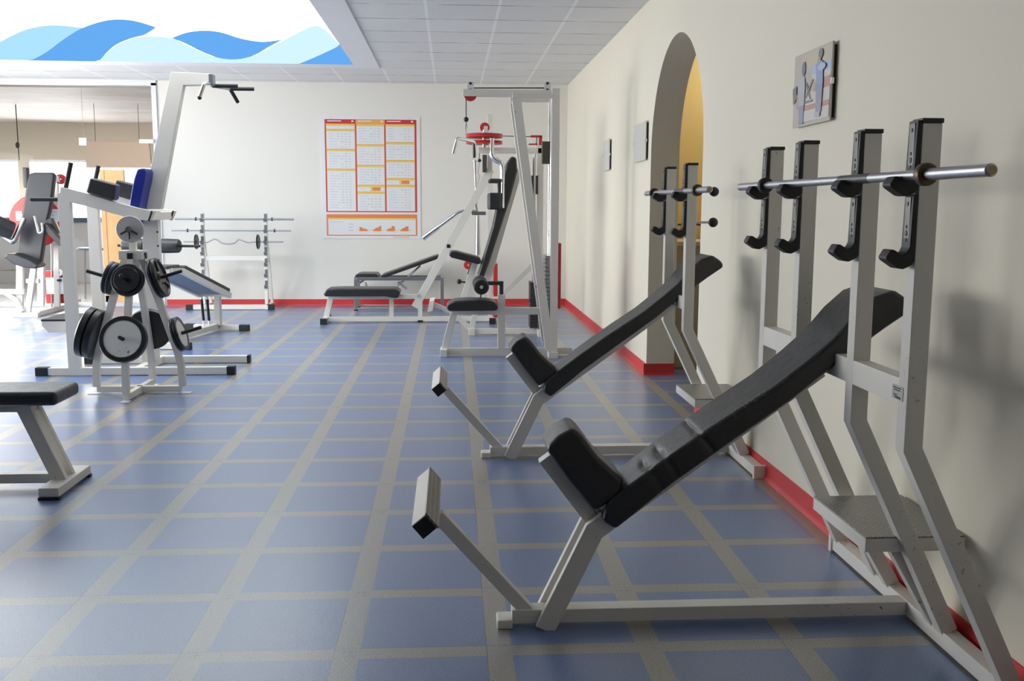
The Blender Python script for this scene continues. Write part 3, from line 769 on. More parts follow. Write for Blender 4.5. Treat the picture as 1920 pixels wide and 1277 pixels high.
plate('dark navy plate on the left upper peg of the tree, outer of the pair', pegs['left', .80], L_, .032, .116, .026, 'navy')
plate('larger black plate on the front upper peg, behind the smaller one', pegs['front', .80], F, .004, .112, .026, 'iron')
plate('small black plate on the front upper peg of the tree, outermost', pegs['front', .80], F, .032, .086, .022, 'iron')
plate('plain black plate on the right upper peg, behind the spoked plate', pegs['right', .80], R_, .004, .140, .022, 'navy')
plate('black spoked plate on the right upper peg facing outward', pegs['right', .80], R_, .028, .140, .030, 'spoked')
# grey plate with a spin lock on top of the centre post
top = V(TX, TY-.022, 1.145)
MB().lathe(top, -EY, [(0, -.01), (.0125, -.01), (.0125, .09), (0, .09)], 20).build('peg', 'chrome', tree)
plate('light grey plate held by a star collar on top of the plate tree', top, -EY, .012, .092, .026, 'grey')
col = thing('star_collar', 'chrome screw collar with three black arms on the top grey plate', 'collar', top-EY*.04)
MB().lathe(top-EY*.0385, -EY, [(.0128, 0), (.021, 0), (.023, .004), (.021, .022), (.0128, .022)], 24, closed=True).build('hub', 'chrome', col)
for a in (210, 270, 330):
    d = V(math.cos(R(a)), 0, math.sin(R(a)))
    MB().pipe([top-EY*.05+d*.02, top-EY*.056+d*.066], .0065, 10).build('arm', 'cap', col)

# ------------------------------------------------------------------ dip and chin station
D = thing('dip_chin_station', 'tall white dip and pull up station with a blue back pad', 'exercise machine', (-2.45, 7.96, 0))
YF, YR = 7.68, 8.26
for y, x0, x1 in ((YF, -3.19, -1.70), (YR, -3.03, -1.70)):
    b = MB().box(x0, x1, y-.03, y+.03, .005, .062, .003).build('base_beam', 'worn', D)
    MB().box(x0-.012, x0+.085, y-.034, y+.034, 0, .066, .004).build('end_cap', 'rubber', b)
    MB().box(x1-.05 if y == YF else x1-.012, x1+.012, y-.034, y+.034, 0, .066, .004).build('end_cap', 'rubber', b)
MB().box(-2.46, -2.40, YF+.03, YR-.03, .005, .062, .003).build('cross_beam', 'white', D)
def dp(px, py, y=YF): return at(px, py, Y=y)
for y in (YF, YR):
    a, b = at(121, 360, Y=YF), at(141, 686, Y=YF)
    MB().beam([V(a.x, y, a.z-.005), V(b.x, y, .06)], .088, .055).build('post', 'white', D)
    pl = [at(x, yy, Y=YF-.028) for x, yy in ((113, 350), (160, 362), (216, 379), (262, 391), (288, 396), (281, 414), (258, 412), (216, 402), (160, 386), (111, 375))]
    arm = MB().prism([V(p.x, y, p.z) for p in pl], EY, .028, .004).build('arm_beam', 'white', D)
    e0, e1 = at(288.5, 396, Y=YF), at(281.5, 414, Y=YF)
    MB().beam([V(e0.x-.006, y, e0.z+.002), V(e1.x-.004, y, e1.z-.002)], .014, .060).build('end_cap', 'rubber', arm)
    # forearm pad, grips
    q = [at(x, yy, Y=YF-.06) for x, yy in ((168, 333), (217, 346), (214, 372), (210, 377), (160, 361))]
    pb = MB().prism([V(p.x, y, p.z) for p in q], EY, .058, .016, 4, ang=40); pb.build('forearm_pad', 'pad', D)
    g0, g1 = at(123, 348, Y=YF), at(133, 305, Y=YF)
    MB().pipe([V(g0.x, y, g0.z-.02), V(g1.x, y, g1.z)], .017, 14).build('upright_grip', 'rubber', D)
    g0, g1 = at(112, 374, Y=YF), at(58, 374, Y=YF)
    MB().pipe([V(g0.x, y, g0.z), V(g1.x, y, g1.z)], .0155, 14).build('dip_handle', 'rubber', D)
YM = (YF+YR)/2
MB().box(-2.36, -2.28, YF+.028, YR-.028, 1.195, 1.255, .003).build('arm_cross_tube', 'white', D)
a = [at(x, y, Y=YM) for x, y in ((304, 392), (346, 161), (396, 160), (396, 139), (323, 136), (269, 392))]
MB().prism(a, EY, .04, .004).build('tower', 'white', D)
l0, l1 = at(284, 396, Y=YM), at(283, 672, Y=YM)
lw_ = MB().beam([V(l0.x-.005, YM, l0.z), V(l0.x-.01, YM, .75), V(l1.x, YM, .35), V(l1.x, YM, .06)], .125, .08, EY, .004).build('lower_post', 'white', D)
h = MB()
for z in (1.10, .99, .88): h.lathe((l0.x+.05, YM-.04, z), -EY, [(0, .001), (.008, .001), (.008, -.001)], 12)
h.build('adjustment_holes', 'cap', lw_)
bp = [at(x, y, Y=YM-.1) for x, y in ((267, 318), (279, 316), (283, 322), (281, 340), (277, 356), (271, 388), (262, 424), (252, 420), (251, 392), (256, 360), (261, 335))]
MB().prism(bp, EY, .13, .016, 4, ang=40).build('back_pad', 'blue', D)
# multi grip head
hd = at(396, 147, Y=YM); hd2 = at(390, 158, Y=YM-.12)
br = MB().box(hd.x-.01, hd.x+.022, YM-.045, YM+.045, hd.z-.055, hd.z+.03, .003).build('head_plate', 'steel', D)
for s in (1,):
    A0 = V(hd.x-.01, YM+s*.05, hd.z-.05); A1 = V(hd.x+.09, YM+s*.24, hd.z-.05)
    MB().pipe([V(hd.x, YM, hd.z-.05), A0, A1], .014, 12, .03).build('grip_arm', 'chrome', D)
    MB().pipe([A0+V(.0, 0, 0), A0+V(.20, 0, 0)], .0155, 12).build('inner_grip', 'rubber', D)
    MB().pipe([A1, A1+V(.19, 0, 0)], .0155, 12).build('outer_grip', 'rubber', D)
    MB().pipe([A1, A1+V(.03, s*.13, -.09)], .0155, 12).build('angled_grip', 'rubber', D)
c0, c1 = at(383, 157, Y=YM-.25), at(374, 183, Y=YM-.25)
hb = MB().pipe([V(hd.x, YM-.05, hd.z-.05), V(c0.x, YM-.25, c0.z), V(c1.x, YM-.25, c1.z)], .015, 12, .02).build('bent_handle', 'chrome', D)
MB().ball((c1.x, YM-.25, c1.z), .0165).build('end_cap', 'cap', hb)
# step board
s0, s1 = at(76, 603, Y=YF+.05), at(125, 624, Y=YF+.05)
sb = MB().prism([V(s0.x, YM, s0.z), V(-2.86, YM, s0.z), V(-2.86, YM, s1.z), V(s0.x+.045, YM, s1.z), V(s0.x, YM, s1.z+.05)], EY, .22, .003).build('step_board', 'white', D)
MB().box(s0.x-.004, -2.86, YM-.222, YM+.222, s0.z, s0.z+.014, .002).build('rubber_mat', 'rubber', sb)

# ------------------------------------------------------------------ barbell rack with bars on the back wall
K = thing('barbell_rack', 'white barbell rack with two notched posts against the back wall', 'rack', (-2.74, 12.75, 0))
bars_z = []
for xt, xb in (((378, 400), (370, 574)), ((497, 400), (491, 574))):
    p0, p1 = at(*xt, Y=12.62), at(*xb, Y=12.58)
    po = MB().beam([V(p0.x, 12.66, p0.z), V(p0.x, 12.56, .07)], .05, .04, EX).build('post', 'white', K)
    MB().box(p0.x-.02, p0.x+.02, 12.52, 12.98, .005, .06, .003).build('foot', 'white', K)
    MB().beam([V(p0.x, 12.655, .95), V(p0.x, 12.93, .06)], .04, .035, EX).build('rear_brace', 'white', K)
    for k in range(7):
        z = p0.z-.006-k*.1395; y = 12.66-(p0.z-z)*.087-.028
        hk = MB().box(p0.x-.017, p0.x+.017, y-.004, y+.006, z-.062, z, .002)
        hk.prism([V(p0.x, y, z-.10), V(p0.x, y, z-.062), V(p0.x, y-.012, z-.078), V(p0.x, y-.040, z-.078), V(p0.x, y-.052, z-.055), V(p0.x, y-.060, z-.060), V(p0.x, y-.046, z-.1)], EX, .017, .001)
        hk.build('bar_hook', 'gunmetal', K)
        if p0.x < -2.7: bars_z.append((y-.026, z-.078))
bm_ = MB().box(-3.30, -2.29, 12.53, 12.585, .008, .065, .003).build('base_beam', 'white', K)
for x in (-3.30, -2.29): MB().box(x-.045, x+.045, 12.526, 12.589, 0, .069, .004).build('end_cap', 'rubber', bm_)
MB().box(-3.13, -2.34, 12.60, 12.64, .62, .68, .003).build('crossbar', 'white', K)
def rackbar(label, x0, x1, slot, r, cols):
    y, z = bars_z[slot]; z += r
    t = thing('barbell', label, 'barbell', ((x0+x1)/2, y, z), 0, 'straight barbells on the back wall rack')
    MB().lathe((x0, y, z), EX, [(0, 0), (r, 0), (r, x1-x0), (0, x1-x0)], 14).build('shaft', 'steel', t)
    for x in cols: MB().lathe((x-.008, y, z), EX, [(r, 0), (.022, 0), (.022, .016), (r, .016)], 16, closed=True).build('collar', 'darksteel', t)
    return y, z
rackbar('straight barbell in the top slot of the back wall rack', at(328, 410, Y=12.6).x, at(551, 410, Y=12.6).x, 0, .013, [at(367, 410, Y=12.6).x, at(510, 410, Y=12.6).x])
rackbar('straight barbell with thick grips in the second slot of the rack', at(322, 431, Y=12.6).x, at(546, 431, Y=12.6).x, 1, .009, [at(352, 431, Y=12.6).x, at(515, 431, Y=12.6).x])
xs = lambda p: at(p, 454, Y=12.6).x
ez = [(at(345, 454, Y=12.6).x, 0), (xs(379), 0), (xs(388), -.012), (xs(402), .035), (xs(409), .022), (xs(417), -.022), (xs(433), -.028), (xs(442), -.014), (xs(447), .036), (xs(457), 0.01), (xs(466), -.014), (xs(476), 0), (xs(532), 0)]
y, z = bars_z[2]; z += .0095
t = thing('curl_bar', 'wavy curl bar with two small plates in the third slot of the rack', 'barbell', (-2.7, y, z))
MB().pipe([(x, y, z+dz) for x, dz in ez], .0095, 10, .03).build('shaft', 'steel', t)
for px, lab in ((369, 'small black plate on the left end of the curl bar'), (484.5, 'small black plate on the right end of the curl bar')):
    x = xs(px)
    p = thing('weight_plate', lab, 'weight plate', (x, y, z), 0, 'plates on the curl bar')
    MB().lathe((x-.012, y, z), EX, [(.0105, .004), (.03, .004), (.07, .008), (.082, 0), (.092, .003), (.092, .021), (.082, .024), (.07, .016), (.03, .02), (.0105, .02)], 32, closed=True).build('disc', 'iron', p)

# ------------------------------------------------------------------ decline sit up bench (turned a little)
n0, n1 = V(-2.72, 9.08, 0), V(-2.475, 10.46, 0)
ang = math.atan2(-(n1-n0).x, (n1-n0).y)
S = thing('situp_bench', 'white sloping sit up bench with foam rollers behind the plate tree', 'weight bench', n0, ang)
Ls = (n1-n0).length
def sb(mb, name, mat, par=None): return mb.build(name, mat, par or S, world=False)
bb = sb(MB().box(-.03, .03, 0, Ls, .02, .075, .003), 'base_beam', 'white')
for y, w_ in ((0, .30), (Ls, .30)):
    f = sb(MB().box(-w_, w_, y-.028, y+.028, .008, .062, .003), 'cross_foot', 'white')
    for s in (-1, 1): sb(MB().box(s*w_-.05, s*w_+.05, y-.032, y+.032, 0, .066, .004), 'end_cap', 'rubber', f)
sb(MB().box(.0, .06, Ls-.06, Ls, .06, .40, .003), 'rear_post', 'white')
sb(MB().box(-.03, .03, .02, .08, .06, .73, .003), 'front_post', 'white')
for x in (-.09, -.03):
    st = sb(MB().pipe([(x, Ls-.12, .06), (x, Ls-.16, .37)], .012, 10), 'strut', 'white')
    sb(MB().pipe([(x, Ls-.127, .12), (x, Ls-.157, .345)], .015, 10), 'strut_sleeve', 'cap', st)
def sl(y): return .735-.325*(y-.05)/(Ls-.1)       # rail height along the bench
for s in (-1, 1):
    sb(MB().beam([V(s*.165, .05, .715), V(s*.165, .28, .70), V(s*.165, Ls-.03, .375)], .055, .04, EX), 'side_rail', 'white')
for y, z in ((.05, .715), (Ls-.05, .385)): sb(MB().box(-.165, .165, y-.02, y+.02, z-.022, z+.022, .003), 'end_rail', 'white')
dz = V(0, Ls-.30, .375-.70).normalized(); up = V(0, -dz.z, dz.y)
def slab(name, a, b, half, th, mat, off):
    A = V(0, .28, .70)
    p = [A+dz*a+up*off, A+dz*b+up*off, A+dz*b+up*(off+th), A+dz*a+up*(off+th)]
    sb(MB().prism(p, EX, half, .014, 4), name, mat)
slab('backboard', .04, Ls-.36, .142, .012, 'slate', -.012)
slab('bench_pad', .06, Ls-.27, .17, .045, 'pad', .0275)
sb(MB().box(-.16, .16, .0, .25, .735, .765, .012, 4), 'thigh_pad', 'pad')
sb(MB().beam([V(0, .05, .70), V(0, .03, .97)], .05, .05, EX), 'roller_post', 'white')
ax = sb(MB().pipe([(-.32, .03, .945), (.46, .03, .945)], .012, 12), 'roller_axle', 'rubber')
for s in (-1, 1):
    sb(MB().lathe((s*.055, .03, .945), EX*s, [(.0125, 0), (.055, 0), (.064, .01), (.066, .10), (.062, .20), (.052, .212), (.0125, .212)], 28), 'foam_roller', 'pad')
# ------------------------------------------------------------------ lat pulldown machine
YL = 8.58
L = thing('lat_pulldown_machine', 'tall white lat pulldown machine with black seat and red stack guard', 'exercise machine', (.5, YL, 0))
def lp(px, py, y=YL): return at(px, py, Y=y)
def bx(par, name, mat, px0, py0, px1, py1, y, half, bev=.003, Yp=None, label=None):
    """box given by its front outline in the photo and its depth range y +- half"""
    a, b = at(px0, py0, Y=y-half), at(px1, py1, Y=y-half)
    return MB().box(min(a.x, b.x), max(a.x, b.x), y-half, y+half, min(a.z, b.z), max(a.z, b.z), bev).build(name, mat, par, label=label)
x0, x1 = lp(829, 660).x, lp(1072, 660).x
MB().box(x0, x1, YL-.03, YL+.03, .015, .070, .003).build('base_beam', 'white', L)
fx = lp(832, 662).x
MB().box(fx-.03, fx+.03, YL-.09, YL+.09, 0, .068, .004).build('front_foot', 'white', L)
MB().beam([V(fx+.01, YL, .065), V(lp(848, 590).x+.02, YL, .40)], .06, .05).build('front_leg', 'white', L)
sa = lp(847, 577); se = lp(1024, 577)
MB().box(sa.x, se.x, YL-.03, YL+.03, .368, .428, .003).build('seat_beam', 'white', L)
pd = [lp(x, y, YL-.14) for x, y in ((836, 577), (840, 570), (854, 564), (880, 562.5), (915, 563.5), (928, 566), (934, 574), (933, 582), (926, 583), (842, 584))]
MB().prism([V(p.x, YL, p.z) for p in pd], EY, .15, .018, 4, ang=35).build('seat_pad', 'pad', L)
vp = lp(940, 600)
MB().box(vp.x-.032, vp.x+.032, YL-.032, YL+.032, .06, lp(940, 552).z, .003).build('knee_post', 'white', L)
rz = lp(901, 534); kz = lp(938, 531)
kn = MB().beam([V(vp.x, YL, lp(940, 560).z), V(vp.x, YL, kz.z), V(rz.x, YL, kz.z)], .034, .034).build('knee_bracket', 'darksteel', L)
ax = MB().pipe([(rz.x, YL-.26, rz.z), (rz.x, YL+.26, rz.z)], .016, 12).build('roller_axle', 'chrome', L)
for s in (-1, 1):
    MB().lathe((rz.x, YL+s*.045, rz.z), EY*s, [(.0165, 0), (.05, 0), (.065, .012), (.066, .19), (.058, .205), (.03, .207), (.03, .204), (.0165, .204)], 32).build('knee_roller', 'rubber', L)
# two posts, top frame, slanted front guards
px_ = lp(1040.5, 400, YL-.17)
zt = lp(1040, 165, YL-.17).z
for s in (-1, 1):
    y = YL+s*.15
    MB().box(px_.x-.033, px_.x+.033, y-.022, y+.022, .06, zt, .003).build('column', 'white', L)
    d0, d1 = lp(964, 182, YL-.17), lp(1031, 660, YL-.17)
    MB().beam([V(d0.x+.02, y, d0.z-.02), V(d1.x, y, .07)], .075, .04).build('slanted_guard', 'white', L)
    MB().box(d0.x-.015, px_.x, y-.02, y+.02, lp(1000, 184, YL-.17).z, lp(1000, 174, YL-.17).z, .003).build('top_side_beam', 'white', L)
MB().box(px_.x-.045, px_.x+.035, YL-.21, YL+.21, .0, .058, .004).build('column_foot', 'white', L)
a0, a1 = lp(868, 174), lp(1045, 174)
MB().box(a0.x, a1.x, YL-.03, YL+.03, a0.z-.03, a0.z+.028, .003).build('top_arm', 'white', L)
for px in (882, 1026):
    p = lp(px, 164); pb = MB()
    for s in (-1, 1): pb.box(p.x-.028, p.x+.028, YL+s*.018-.003, YL+s*.018+.003, p.z-.045, p.z+.045, .001)
    pb = pb.build('pulley_bracket', 'lam', L)
    bo = MB()
    for dx, dz_ in ((0, .032), (0, -.022)): bo.lathe((p.x+dx, YL-.021, p.z+dz_), -EY, [(0, .006), (.011, .006), (.012, 0)], 12)
    bo.build('bolt', 'cap', pb)
    MB().lathe((p.x, YL-.012, p.z+.004), EY, [(0, 0), (.024, 0), (.02, .012), (.024, .024), (0, .024)], 24).build('pulley', 'cap', pb)
p = lp(882, 181)
MB().lathe((p.x, YL-.014, p.z+.015), EY, [(.01, 0), (.054, 0), (.044, .014), (.054, .028), (.01, .028)], 32, closed=True).build('front_pulley', 'red', L)
c0, c1, c2 = lp(882, 165), lp(1026, 165), lp(874, 224)
MB().pipe([c0, c1], .005, 6).build('cable', 'rubber', L)
hang = MB().pipe([(c2.x, YL, p.z-.0), c2], .0045, 6).build('cable', 'darksteel', L)
MB().ball(c2, .022).build('cable_stop', 'cap', hang)
# weight stack with guide rods, shroud
sx = lp(1030, 520).x
zs = lp(1030, 474).z
for s in (-1, 1): MB().pipe([(sx, YL+s*.08, .1), (sx, YL+s*.08, lp(1030, 188).z)], .011, 12).build('guide_rod', 'chrome', L)
k = 0; z = .10
while z < zs-.02:
    MB().box(sx-.048, sx+.048, YL-.125, YL+.125, z, z+.030, .002).build('stack_plate', 'steel', L); z += .0345; k += 1
MB().pipe([(sx, YL, z-.01), (sx, YL, z+.16)], .022, 14).build('stack_stem', 'chrome', L)
pn = MB().pipe([(sx-.047, YL-.05, .62), (sx-.11, YL-.05, .62)], .007, 8).build('selector_pin', 'darksteel', L)
MB().ball((sx-.11, YL-.05, .62), .014).build('pin_knob', 'cap', pn)
r0, r1 = lp(1049, 453, YL+.02), lp(1056, 582, YL+.02)
MB().box(px_.x+.036, px_.x+.058, YL-.17, YL+.17, lp(1052, 578, YL-.15).z, lp(1052, 456, YL-.15).z, .003).build('stack_guard', 'red', L)
bx(L, 'counterweight', 'brown', 1017, 265, 1032, 307, YL+.05, .04)
bx(L, 'guard_slot', 'darksteel', 965, 208, 968, 212, YL-.14, .03)
# bent lat bar hanging from the front cable
LB = thing('lat_bar', 'bent chrome lat bar hanging from the front pulley cable', 'bar', lp(874, 262))
q = [lp(850, 288, YL-.12), lp(857, 259, YL-.12), lp(874, 262), lp(890, 266, YL+.1), lp(889, 296, YL+.1)]
MB().pipe(q, .0135, 12, .03).build('shaft', 'chrome', LB)
MB().pipe([q[4]+EZ*.13, q[4]], .0155, 12).build('grip', 'darksteel', LB)
MB().pipe([q[0], q[0]*.35+q[1]*.65], .0155, 12).build('grip', 'chrome', LB)
cb = MB().pipe([c2-EZ*.015, c2+V(.008, 0, -.07), c2+V(-.006, 0, -.08), c2-EZ*.02], .0035, 6).build('snap_hook', 'steel', LB)
MB().pipe([c2+V(0, 0, -.075), q[2]], .0035, 6).build('link', 'steel', LB)

# ------------------------------------------------------------------ seated chest machine with red cams, behind the pulldown
YP = 10.0
P_ = thing('seated_pec_machine', 'white seated arm machine with red disc cams and a tall black backrest', 'exercise machine', (.5, YP, 0))
def pp(px, py, y=YP): return at(px, py, Y=y)
MB().box(pp(890, 620).x, pp(1008, 620).x, YP-.03, YP+.03, .012, .065, .003).build('base_beam', 'white', P_)
for px, hw in ((884.5, .06), (1012, .20)):
    x = pp(px, 620).x; MB().box(x-.032, x+.032, YP-hw, YP+hw, 0, .07, .004).build('cross_foot', 'white', P_)
cx = pp(1012.5, 400).x
MB().box(cx-.03, cx+.03, YP-.03, YP+.03, .06, pp(1012, 272).z, .003).build('column', 'white', P_)
ta, tb = pp(897, 282), pp(1016, 277)
MB().box(ta.x, tb.x, YP-.03, YP+.03, ta.z-.028, ta.z+.028, .003).build('top_arm', 'white', P_)
f0, f1, f2 = pp(884, 618), pp(862, 570), pp(888, 500)
MB().beam([V(pp(848, 585).x, YP, pp(848, 585).z), V(f0.x, YP, .05)], .05, .045).build('foot_link', 'white', P_)
MB().beam([V(pp(806, 568).x, YP, pp(806, 568).z), V(pp(850, 586).x, YP, pp(850, 586).z)], .045, .045).build('footrest_arm', 'white', P_)
b = pp(806, 571); MB().prism([V(b.x-.02, YP, b.z-.06), V(b.x+.03, YP, b.z-.05), V(b.x+.05, YP, b.z+.06), V(b.x, YP, b.z+.05)], EY, .17, .003).build('footrest', 'worn', P_)
MB().beam([pp(884, 616), pp(897, 560), pp(903, 530)], .055, .05).build('seat_upright', 'white', P_)
MB().beam([pp(867, 566), pp(890, 494)], .06, .05).build('seat_slide', 'white', P_)
MB().beam([pp(879, 515), pp(887, 490)], .035, .035).build('seat_stem', 'darksteel', P_)
kb = pp(862, 528); kn = MB().pipe([V(kb.x, YP, kb.z), V(kb.x+.07, YP, kb.z-.01)], .008, 8).build('adjust_pin', 'cap', P_); MB().ball((kb.x-.005, YP, kb.z), .026).build('knob', 'cap', kn)
sp_ = [pp(x, y, YP-.14) for x, y in ((841, 478), (845, 471), (855, 471), (900, 483), (903, 492), (897, 496), (846, 483))]
MB().prism([V(p.x, YP, p.z) for p in sp_], EY, .16, .016, 4, ang=35).build('seat_pad', 'pad', P_)
bk = [pp(x, y, YP-.13) for x, y in ((896, 518), (908, 520), (938, 430), (957, 372), (970, 320), (968, 296), (959, 293), (951, 305), (940, 345), (924, 425))]
MB().prism([V(p.x, YP, p.z) for p in bk], EY, .15, .018, 4, ang=35).build('backrest_pad', 'pad', P_)
MB().beam([pp(913, 528), pp(974, 318)], .06, .06).build('back_frame', 'white', P_)
MB().beam([pp(903, 560), pp(913, 524), pp(930, 470)], .05, .05).build('back_support', 'white', P_)
MB().beam([pp(944, 549), pp(1005, 492)], .045, .04).build('rear_brace', 'white', P_)
for nm, y0_, th in (('upper_cam', 255, .042), ('lower_cam', 267.5, .034)):
    c = pp(908, y0_)
    MB().lathe((c.x, YP, c.z-th/2), EZ, [(.012, 0), (.17, 0), (.186, .004), (.176, th*.5), (.186, th-.004), (.17, th), (.012, th)], 48, closed=True).build(nm, 'red', P_)
c = pp(908, 255); MB().pipe([(c.x, YP, ta.z), (c.x, YP, c.z+.06)], .02, 14).build('cam_shaft', 'steel', P_)
c = pp(909, 239); pu = MB().lathe((c.x, YP-.012, c.z), EY, [(.008, 0), (.048, 0), (.04, .012), (.048, .024), (.008, .024)], 32, closed=True).build('small_pulley', 'red', P_)
MB().box(c.x-.01, c.x+.03, YP-.02, YP+.02, pp(0, 249).z-.02, c.z+.012, .002).build('pulley_fork', 'lam', pu)
g0, g1 = pp(995, 255), pp(1016, 273)
fk = MB().box(g0.x, g1.x, YP-.03, YP+.03, g0.z-.014, g0.z+.006, .002).box(g1.x-.03, g1.x, YP-.03, YP+.03, g1.z, g0.z, .002).build('rear_fork', 'red', P_)
MB().box(g0.x-.02, g0.x+.07, YP-.03, YP+.03, g1.z+.005, g1.z+.018, .002).build('fork_plate', 'red', fk)
MB().pipe([(g0.x+.055, YP, g1.z), (g0.x+.055, YP, g0.z)], .012, 10).build('fork_pin', 'steel', fk)
c = pp(940, 255); MB().pipe([(c.x, YP, c.z), (g0.x+.05, YP, c.z-.005)], .004, 6).build('cable', 'darksteel', P_)
# swinging arms with pads
for s in (-1, 1):
    y = YP+s*.19
    q = [pp(923, 259, y), pp(922, 289, y), pp(928, 299, y), pp(941, 305, y), pp(943, 318, y), pp(942, 390, y)]
    off = q[0]
    MB().pipe([V(v.x, y, v.z) if s < 0 else V(pp(*w, YP).x, y, pp(*w, YP).z) for v, w in zip(q, ((923, 259), (922, 289), (928, 299), (941, 305), (943, 318), (942, 390)))], .021, 14, .05).build('arm_tube', 'chrome', P_)
    a, b = pp(915, 362), pp(940, 393)
    MB().box(a.x, b.x-.015, y-.07, y+.045, b.z, a.z, .02, 4).build('arm_pad', 'greypad', P_)
    a, b = pp(917, 336), pp(938, 343)
    MB().box(a.x, b.x, y-.025, y+.025, b.z, a.z, .008).build('arm_clamp', 'darksteel', P_)
a = pp(934, 343); b = pp(935, 364); MB().pipe([V(a.x, YP-.19, a.z), V(b.x, YP-.19, b.z)], .018, 12).build('pad_stem', 'rubber', P_)
sx = pp(1000, 560).x
z = .08
while z < .55: MB().box(sx-.04, sx+.04, YP-.11, YP+.11, z, z+.027, .002).build('stack_plate', 'darksteel', P_); z += .0295
for s in (-1, 1): MB().pipe([(sx, YP+s*.07, .06), (sx, YP+s*.07, ta.z-.03)], .010, 10).build('guide_rod', 'steel', P_)
k0 = pp(996, 562); MB().ball((k0.x-.01, YP-.05, k0.z), .022).build('selector_knob', 'cap', P_)
bx(P_, 'counterweight', 'brown', 997, 329, 1009, 364, YP, .05)
bx(P_, 'stack_guard', 'red', 1018.5, 600, 1021, 622, YP, .1)

# ------------------------------------------------------------------ low row station with a long flat seat
YR_ = 11.15
Rw = thing('low_row_station', 'white low row station with a long black seat near the back wall', 'exercise machine', (-.5, YR_, 0))
def rp(px, py, y=YR_): return at(px, py, Y=y)
MB().box(rp(608, 598).x, rp(926, 598).x, YR_-.03, YR_+.03, .012, .065, .003).build('base_beam', 'white', Rw)
for px in (611, 922):
    x = rp(px, 601).x; f = MB().box(x-.03, x+.03, YR_-.2, YR_+.2, .0, .06, .003).build('cross_foot', 'white', Rw)
    for s in (-1, 1): MB().box(x-.036, x+.036, YR_+s*.2-.03, YR_+s*.2+.03, 0, .066, .004).build('end_cap', 'rubber', f)
MB().beam([V(rp(612, 598).x, YR_, .06), V(rp(621, 556).x, YR_, .30)], .062, .05).build('front_leg', 'white', Rw)
MB().box(rp(615, 558).x, rp(791, 558).x, YR_-.03, YR_+.03, .27, .32, .003).build('seat_beam', 'white', Rw)
x = rp(734, 570).x; MB().box(x-.024, x+.024, YR_-.025, YR_+.025, .06, .275, .003).build('middle_leg', 'white', Rw)
x = rp(788, 580).x; mp = MB().box(x-.026, x+.026, YR_-.028, YR_+.028, .02, .325, .003).build('rear_leg', 'white', Rw)
MB().box(x-.03, x+.03, YR_-.032, YR_+.032, 0, .025, .002).build('end_cap', 'rubber', mp)
sp_ = [rp(x, y, YR_-.15) for x, y in ((606.5, 552), (613, 542), (640, 540.5), (742, 541), (750, 547), (747, 558), (740, 559), (722, 555.5), (610, 556))]
MB().prism([V(p.x, YR_, p.z) for p in sp_], EY, .17, .016, 4, ang=35).build('seat_pad', 'pad', Rw)
d0, d1 = rp(778, 576), rp(920, 318)
dg = MB().beam([d0, d1], .085, .06).build('diagonal_beam', 'white', Rw)
j = rp(841, 461.5, YR_-.032); MB().box(j.x-.02, j.x+.02, YR_-.036, YR_-.028, j.z-.02, j.z+.02, .002).build('square_plug', 'cap', dg)
x = rp(918.5, 400).x
MB().box(x-.026, x+.026, YR_-.028, YR_+.028, .06, rp(918, 215).z, .003).build('column', 'white', Rw)
# long lever rod with weights and hooks in front of the column
u0, u1, u2, u3 = rp(890, 300), rp(893, 385), rp(896, 405), rp(896, 478)
MB().pipe([u0, u1, u2], .012, 10).build('lever_rod', 'steel', Rw)
MB().pipe([u2, u3], [.02, .03], 12).build('telescopic_tube', 'steel', Rw)
MB().lathe(u0-EZ*.02, EZ, [(0, 0), (.03, 0), (.03, .008), (0, .008)], 20).build('stop_disc', 'lam', Rw)
MB().box(u1.x-.05, u2.x+.09, YR_-.02, YR_+.02, u2.z+.01, u2.z+.05, .003).build('rod_clamp', 'steel', Rw)
h0 = rp(899, 282); hs = MB().pipe([h0, rp(899, 300)], .004, 6).build('cable', 'darksteel', Rw)
MB().ball(rp(899, 301), .02).build('cable_stop', 'cap', hs)
MB().pipe([rp(899, 305), rp(896, 325), rp(900, 330), rp(897, 338), rp(896, 346)], .004, 6).build('snap_hook', 'steel', hs)
bx(Rw, 'counterweight', 'brown', 905, 290, 913, 323, YR_-.06, .05)
bx(Rw, 'stack_guard', 'red', 926, 495, 933, 556, YR_+.04, .12)
MB().box(rp(925, 590).x, rp(934, 590).x, YR_-.09, YR_+.16, .06, .10, .002).build('guard_foot', 'red', Rw)
c = rp(878, 497); MB().lathe((c.x, YR_-.012, c.z), EY, [(.01, 0), (.05, 0), (.042, .012), (.05, .024), (.01, .024)], 24, closed=True).build('low_pulley', 'red', Rw)
# padded chrome lever reaching left in front of the poster corner
w0, w1, w2 = rp(793, 447), rp(858, 399), rp(872, 395)
MB().pipe([w0, w0*.55+w1*.45], .030, 14).build('lever_grip', 'chrome', Rw)
MB().pipe([w0*.6+w1*.4, w1, w2, rp(893, 397)], .021, 12, .04).build('lever_arm', 'chrome', Rw)

